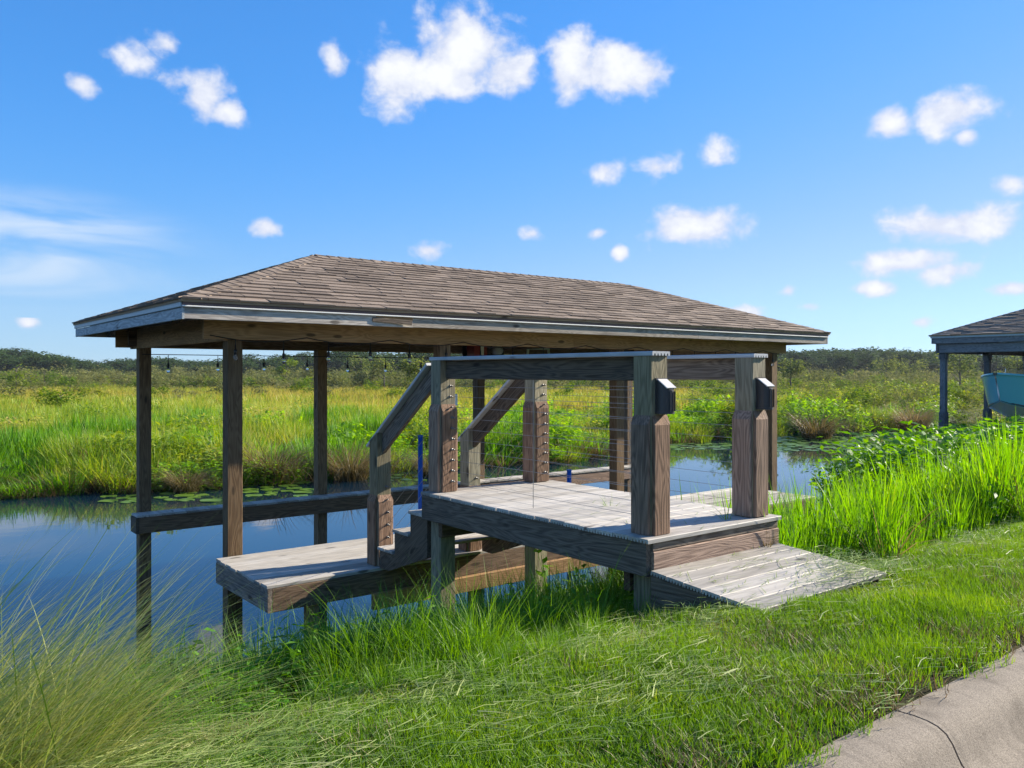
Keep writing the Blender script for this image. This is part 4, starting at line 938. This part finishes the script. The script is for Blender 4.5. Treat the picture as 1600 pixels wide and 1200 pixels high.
# --- floating leaves
def pads():
    n = 14; v = [(0, 0, .004)] + [(.5 * math.cos(a), .5 * math.sin(a), .006 + .006 * math.sin(3 * a)) for a in [R(12) + R(336) * k / (n - 1) for k in range(n)]]
    v += [(x * .97, y * .97, z - .012) for x, y, z in v]; m = n + 1
    f = [[0, k, k + 1] for k in range(1, n)] + [[m, m + k + 1, m + k] for k in range(1, n)] + [[k, m + k, m + k + 1, k + 1] for k in range(1, n)] + [[0, m, m + 1, 1], [n, m + n, m, 0]]
    Mp = leaf_mat('lily_pad', [(0, (.06, .12, .015)), (.5, (.13, .21, .03)), (1, (.28, .32, .07))], .1, .3, 2.0, .3)
    me = mesh_py('lily_pad', v, f, Mp)
    rr = random.Random(3)
    def add(px, py, s, lab, grp):
        p = gnd(px, py); o = link('lily_pad', me, None, None, (p.x, p.y, .004 + rr.uniform(0, .004))); o.scale = (s, s, 1); o.rotation_euler = (rr.uniform(-.02, .02), rr.uniform(-.02, .02), rr.uniform(0, 6.28)); tag(o, lab, 'lily pad', grp)
    done = []
    def spot(x0, x1, y0, y1, s):
        for _ in range(40):
            x, y = rr.uniform(x0, x1), rr.uniform(y0, y1); p = gnd(x, y)
            if all((p - q).length > (s + t) * .5 for q, t in done): done.append((p, s)); return x, y
        return None
    for x0, x1, y0, y1, k, lab, g in ((165, 215, 774, 786, 7, 'round green lily pad left of the far left boathouse post', 'lily pads left of the post'), (240, 335, 770, 784, 11, 'round green lily pad between the two left boathouse posts', 'lily pads between the posts'),
                                     (385, 480, 752, 776, 22, 'round green lily pad below the brown drooping grass clump', 'lily pads below the brown clump'), (560, 660, 742, 752, 8, 'round green lily pad at the far bank behind the stairs', 'lily pads behind the stairs')):
        for _ in range(k):
            s = rr.uniform(.25, .5); q = spot(x0, x1, y0, y1, s)
            if q: add(*q, s, lab, g)
    for x0, x1, y0, y1, k, lab, g in ((1050, 1140, 693, 703, 34, 'lily pad in the drift seen between the two entry posts', 'lily pads between the entry posts'), (1205, 1345, 682, 704, 90, 'lily pad in the drift right of the deck below the far bank', 'lily pads right of the deck'), (1345, 1560, 672, 684, 60, 'lily pad in the drift in front of the neighbouring boathouse', 'lily pads by the neighbouring boathouse')):
        for _ in range(k):
            s = rr.uniform(.3, .6); q = spot(x0, x1, y0, y1, s)
            if q: add(*q, s, lab, g)
pads()
# --- marsh beyond the canal
def marsh():
    near = [(tuft(60, .32, .5, 1.15, .022, (.02, .3), (0, .35), 3), G_marsh) for k in range(4)]
    near += [(tuft(34, .3, .45, .95, .05, (.02, .35), (0, .3), 3), G_leaf), (tuft(40, .3, .45, 1.0, .035, (.02, .35), (0, .3), 3), G_bank)]
    near += [(stem_plant(26, .42, .45, 1.05, .15, 8, .4), G_marsh) for k in range(2)] + [(stem_plant(24, .4, .4, .95, .17, 8, .45), G_lime) for k in range(2)]
    near += [(tuft(70, .3, .5, 1.2, .018, (.1, .5), (.2, .9), 4), G_brown) for k in range(2)]
    n = 14000; Y = 15 + 30 * U_(0, 1, n) ** 1.15; X = U_(-.85, .85, n) * Y
    u = Y * FW.x + X * RT.x; v = Y * FW.y + X * RT.y; w = v - bank(u); keep = (w > 20.7) & (w < 46); u, v, w = u[keep], v[keep], w[keep]; n = len(u)
    f = fbm(u, v, .42, 31); pk = rng.integers(0, 4, n); a = f > .2; pk[a] = rng.integers(6, 8, a.sum()); a = (f < -.45); pk[a] = rng.integers(4, 6, a.sum()); f2 = fbm(u, v, .6, 44)
    a = (f2 > .6) & (w < 32); pk[a] = rng.integers(8, 10, a.sum()); a = (U_(0, 1, n) < np.where(w < 22., .4, .05)); pk[a] = rng.integers(10, 12, a.sum())
    hz = np.interp(w, [20.7, 21.6, 23, 27, 46], [.55, .72, .85, .95, .9]) * np.clip(1 + .38 * fbm(u, v, .8, 77), .5, 1.6); s = U_(.85, 1.25, n)
    right = np.interp(side(u, v), [.15, .45], [1., 1.55]); hz = hz * right
    scatter('marsh_plants', near, np.stack([u, v, np.maximum(zt(u, v), -.05) - .03], -1), put(n), np.stack([s, s, s * hz], -1), pk, 'green marsh grass and water plants crowding the far canal bank', 'marsh')
    far = [(tuft(46, .8, .55, 1.15, .06, (.0, .3), (0, .3), 2), G_marsh) for k in range(3)] + [(tuft(46, .9, .5, 1.05, .07, (.0, .3), (0, .3), 2), G_far) for k in range(4)]
    n = 9000; Y = 38 * (260 / 38) ** U_(0, 1, n); X = U_(-.8, .8, n) * Y; u = Y * FW.x + X * RT.x; v = Y * FW.y + X * RT.y; w = v - bank(u); keep = (w > 38); u, v, Y, w = u[keep], v[keep], Y[keep], w[keep]; n = len(u)
    pf = np.interp(Y, [38, 60, 90], [.1, .7, .97]) - .4 * (side(u, v) > .25); pk = np.where(U_(0, 1, n) < pf + .25 * fbm(u, v, .1, 8), rng.integers(3, 7, n), rng.integers(0, 3, n)); s = U_(.9, 1.3, n) * np.interp(Y, [38, 80, 260], [1, 1.5, 3.2])
    scatter('marsh_grass', far, np.stack([u, v, zt(u, v) - .05], -1), put(n), np.stack([s, s, U_(.9, 1.15, n)], -1), pk, 'golden green sedge plain stretching back to the scrub', 'marsh')
    sc = [(bush(1.5, 2.2, 520, .30), G_scrub) for k in range(4)] + [(bush(1.3, 1.9, 480, .26), G_bush) for k in range(3)] + [(stem_plant(16, .9, 1.8, 3.2, .30, 12, .3), G_scrub) for k in range(2)] + [(bush(1.2, 1.5, 420, .24), G_marsh) for k in range(2)]
    n = 1500; Y = U_(118, 185, n); X = U_(-.8, .8, n) * Y
    n2 = 520; Y2 = U_(44, 118, n2); X2 = U_(.22, .8, n2) * Y2; n3 = 90; Y3 = U_(60, 118, n3); X3 = U_(-.75, .25, n3) * Y3
    Y = np.concatenate([Y, Y2, Y3]); X = np.concatenate([X, X2, X3]); n = len(Y); u = Y * FW.x + X * RT.x; v = Y * FW.y + X * RT.y
    pk = rng.integers(0, 9, n); q = X / Y > .2; pk[q & (Y < 118)] = rng.integers(4, 11, (q & (Y < 118)).sum()); s = U_(.7, 1.3, n) * np.interp(Y, [44, 70, 120, 185], [.62, .75, 1., 1.35])
    scatter('marsh_scrub', sc, np.stack([u, v, zt(u, v) - .1], -1), put(n), np.stack([s, s, s * U_(.8, 1.25, n)], -1), pk, 'olive scrub belt between the marsh and the far wood', 'scrub')
    tr = []
    for k in range(6):
        h = U_(9, 12.5, 1)[0]; c = bush(4.0, h * .72, 1200, .85, 24); c[0][:, 2] += h * .18; c2 = bush(3.6, h * .4, 350, .9, 8); c = join(c, c2)
        t = blades(np.zeros((1, 3)), np.zeros(1), np.array([h * .7]), np.array([.5]), np.array([.03]), np.array([0.]), 2, np.zeros(1)); tr.append((join(c, t), G_tree))
    n = 620; Y = U_(215, 330, n); X = U_(-.85, .85, n) * Y; u = Y * FW.x + X * RT.x; v = Y * FW.y + X * RT.y
    prof = np.interp(800 + X / Y * FPX, [-200, 0, 60, 120, 140, 220, 300, 470, 560, 700, 1200, 1400, 1480, 1700], [.95, .95, .9, .72, .6, .72, .70, .8, 1.02, .98, .9, 1.0, .9, .85]); s = U_(.8, 1.05, n) * np.interp(Y, [215, 330], [1.08, 1.5]) * prof
    scatter('far_wood', tr, np.stack([u, v, zt(u, v) - .2], -1), put(n), np.stack([s * 1.15, s * 1.15, s * .92], -1), rng.integers(0, 6, n), 'dark green far wood along the horizon', 'wood')
marsh()
def clumps():
    def drooper(n, rad, h0, h1, w=.012): b = disc(n, rad); return blades(b, np.arctan2(b[:, 1], b[:, 0]) + U_(-.7, .7, n), U_(h0, h1, n), U_(w * .6, w * 1.4, n), U_(.15, .5, n), U_(.4, 1.1, n), 6)
    for px, py, s, m, lab in ((440, 756, 1.25, G_brown, 'large drooping brown grass clump on the far bank between two posts'), (560, 752, 1.1, G_brown, 'brown drooping grass clump on the far bank left of the stairs'), (1290, 686, 1.5, G_brown, 'straw brown clump overhanging the water right of the boathouse'),
                              (1440, 672, 1.5, G_brown, 'dark brown dead grass clump left of the neighbouring posts'), (300, 772, .7, G_brown, 'small dry arching grass clump near the far left post'), (690, 746, .9, G_brown, 'dry grass clump on the far bank behind the stair rail')):
        p = gnd(px, py); plant('sedge_clump', join(drooper(520, .42, .9, 1.6), drooper(160, .3, .9, 1.5, .02)), m, (p.x, p.y + .45, .0), lab, 'grass clump', None, s * .95)
    for px, py, dy, s, m, lab in ((880, 722, 1.2, 1.15, G_lime, 'lime green leafy bush on the far bank left of the middle posts'), (925, 716, 1.6, 1.0, G_lime, 'lime green leafy bush close right of the first lime bush'), (1100, 692, 3.5, 1.5, G_lime, 'tall lime green bush seen between the two entry posts'), (1065, 694, 1.6, 1.0, G_lime, 'low lime bush at the water right of the near entry post'),
                                  (1330, 684, 1.6, 1.25, G_lime, 'bright green sloping bush at the far bank right of the deck'), (1380, 680, 2.4, 1.3, G_bush, 'dark green bush on the far bank left of the neighbouring boathouse'), (1500, 668, 1.4, 1.0, G_lime, 'bright green leafy plants between the neighbouring posts'), (1250, 690, 3.0, 1.5, G_bush, 'olive bush on the far bank just right of the boathouse'), (190, 750, 2.5, .8, G_leaf, 'green broadleaf bush left of the far left post')):
        p = gnd(px, py); c = stem_plant(60, .8, .7, 1.35, .17, 10, .4); plant('marsh_bush', join(c, bush(.8, 1.1, 500, .15)), m, (p.x, p.y + dy, .1), lab, 'bush', None, s)
    # single shrubs and pale trees standing out beyond the marsh
    for px, Y, h, w, m, lab, nm in ((25, 118, 4.2, 2.2, G_bush, 'dark rounded bush on the marsh at the left edge', 'shrub'), (70, 122, 3.4, 2.0, G_bush, 'dark bush second from the left edge on the marsh', 'shrub'), (95, 48, 1.9, 1.3, G_bush, 'small dark bush in the sedge right of the left edge', 'shrub'),
            (655, 70, 4.4, 1.7, G_pale, 'pale yellow-green willow seen just left of the stair rail', 'willow_tree'), (600, 120, 6.0, 2.2, G_pale, 'pale grey-green willow between the second post and the stair rail', 'willow_tree'), (565, 150, 6.6, 2.6, G_pale, 'hazy pale willow just right of the second far post', 'willow_tree'), (447, 150, 6.0, 2.0, G_bush, 'dark tree standing free between the front and second posts', 'marsh_tree'),
            (1385, 150, 6.4, 3.0, G_pale, 'pale willow left of the neighbouring boathouse, rounder of the pair', 'willow_tree'), (1422, 160, 6.6, 3.2, G_pale, 'pale willow close left of the neighbouring corner post', 'willow_tree'), (1500, 95, 6.0, 2.4, G_pale, 'yellowish willow seen between the neighbouring posts', 'willow_tree'), (1590, 110, 5.6, 2.4, G_pale, 'yellowish willow at the right edge above the boat', 'willow_tree'), (1235, 100, 5.2, 2.0, G_pale, 'thin pale willow just right of the boathouse eave', 'willow_tree')):
        p = at(px, 583, Y); o = root(nm, (p.x, p.y, .15), lab, 'tree' if 'tree' in nm else 'shrub')
        lo = .12 if nm == 'shrub' else .35
        c = bush(w, h * (1 - lo), 900, .05 * h + .1, 13); c[0][:, 2] += h * lo * .8; link('crown', np_mesh('crown', *c, m), None, o)
        tr = link('trunk', tube_mesh('trunk', [(0, 0, -.2), (.05, 0, h * .3), (-.05, .04, h * .6), (0, 0, h * .85)], [.05 * h / 2, .035 * h / 2, .02 * h / 2, .01], M_bark, 7), None, o)
        for k in range(5):
            a = U_(0, 6.28, 1)[0]; z0 = h * (.28 + .1 * k); l = link('limb', tube_mesh('limb', [(0, 0, z0), (math.cos(a) * w * .35, math.sin(a) * w * .35, z0 + h * .12), (math.cos(a) * w * .7, math.sin(a) * w * .7, z0 + h * .2)], [.02 * h / 2, .012 * h / 2, .005], M_bark, 5), None, tr)
clumps()

# ---------------------------------------------------------------- air
def haze():
    x0, x1, y0, y1, z0, z1 = -1510, 3010, -410, 3010, -2.4, 19.
    v = [(x, y, z) for x in (x0, x1) for y in (y0, y1) for z in (z0, z1)]
    me = mesh_py('haze', v, [[0, 1, 3, 2], [4, 6, 7, 5], [0, 4, 5, 1], [2, 3, 7, 6], [0, 2, 6, 4], [1, 5, 7, 3]])
    m, N = mat('haze'); pv = N.n('ShaderNodeVolumePrincipled', {'Color': (.80, .88, 1., 1), 'Density': .00016, 'Anisotropy': .2}); N.n('ShaderNodeOutputMaterial', {'Volume': pv.outputs[0]})
    me.materials.append(m); tag(link('haze', me), 'thin pale blue air over the marsh', 'haze', kind='stuff')
haze()
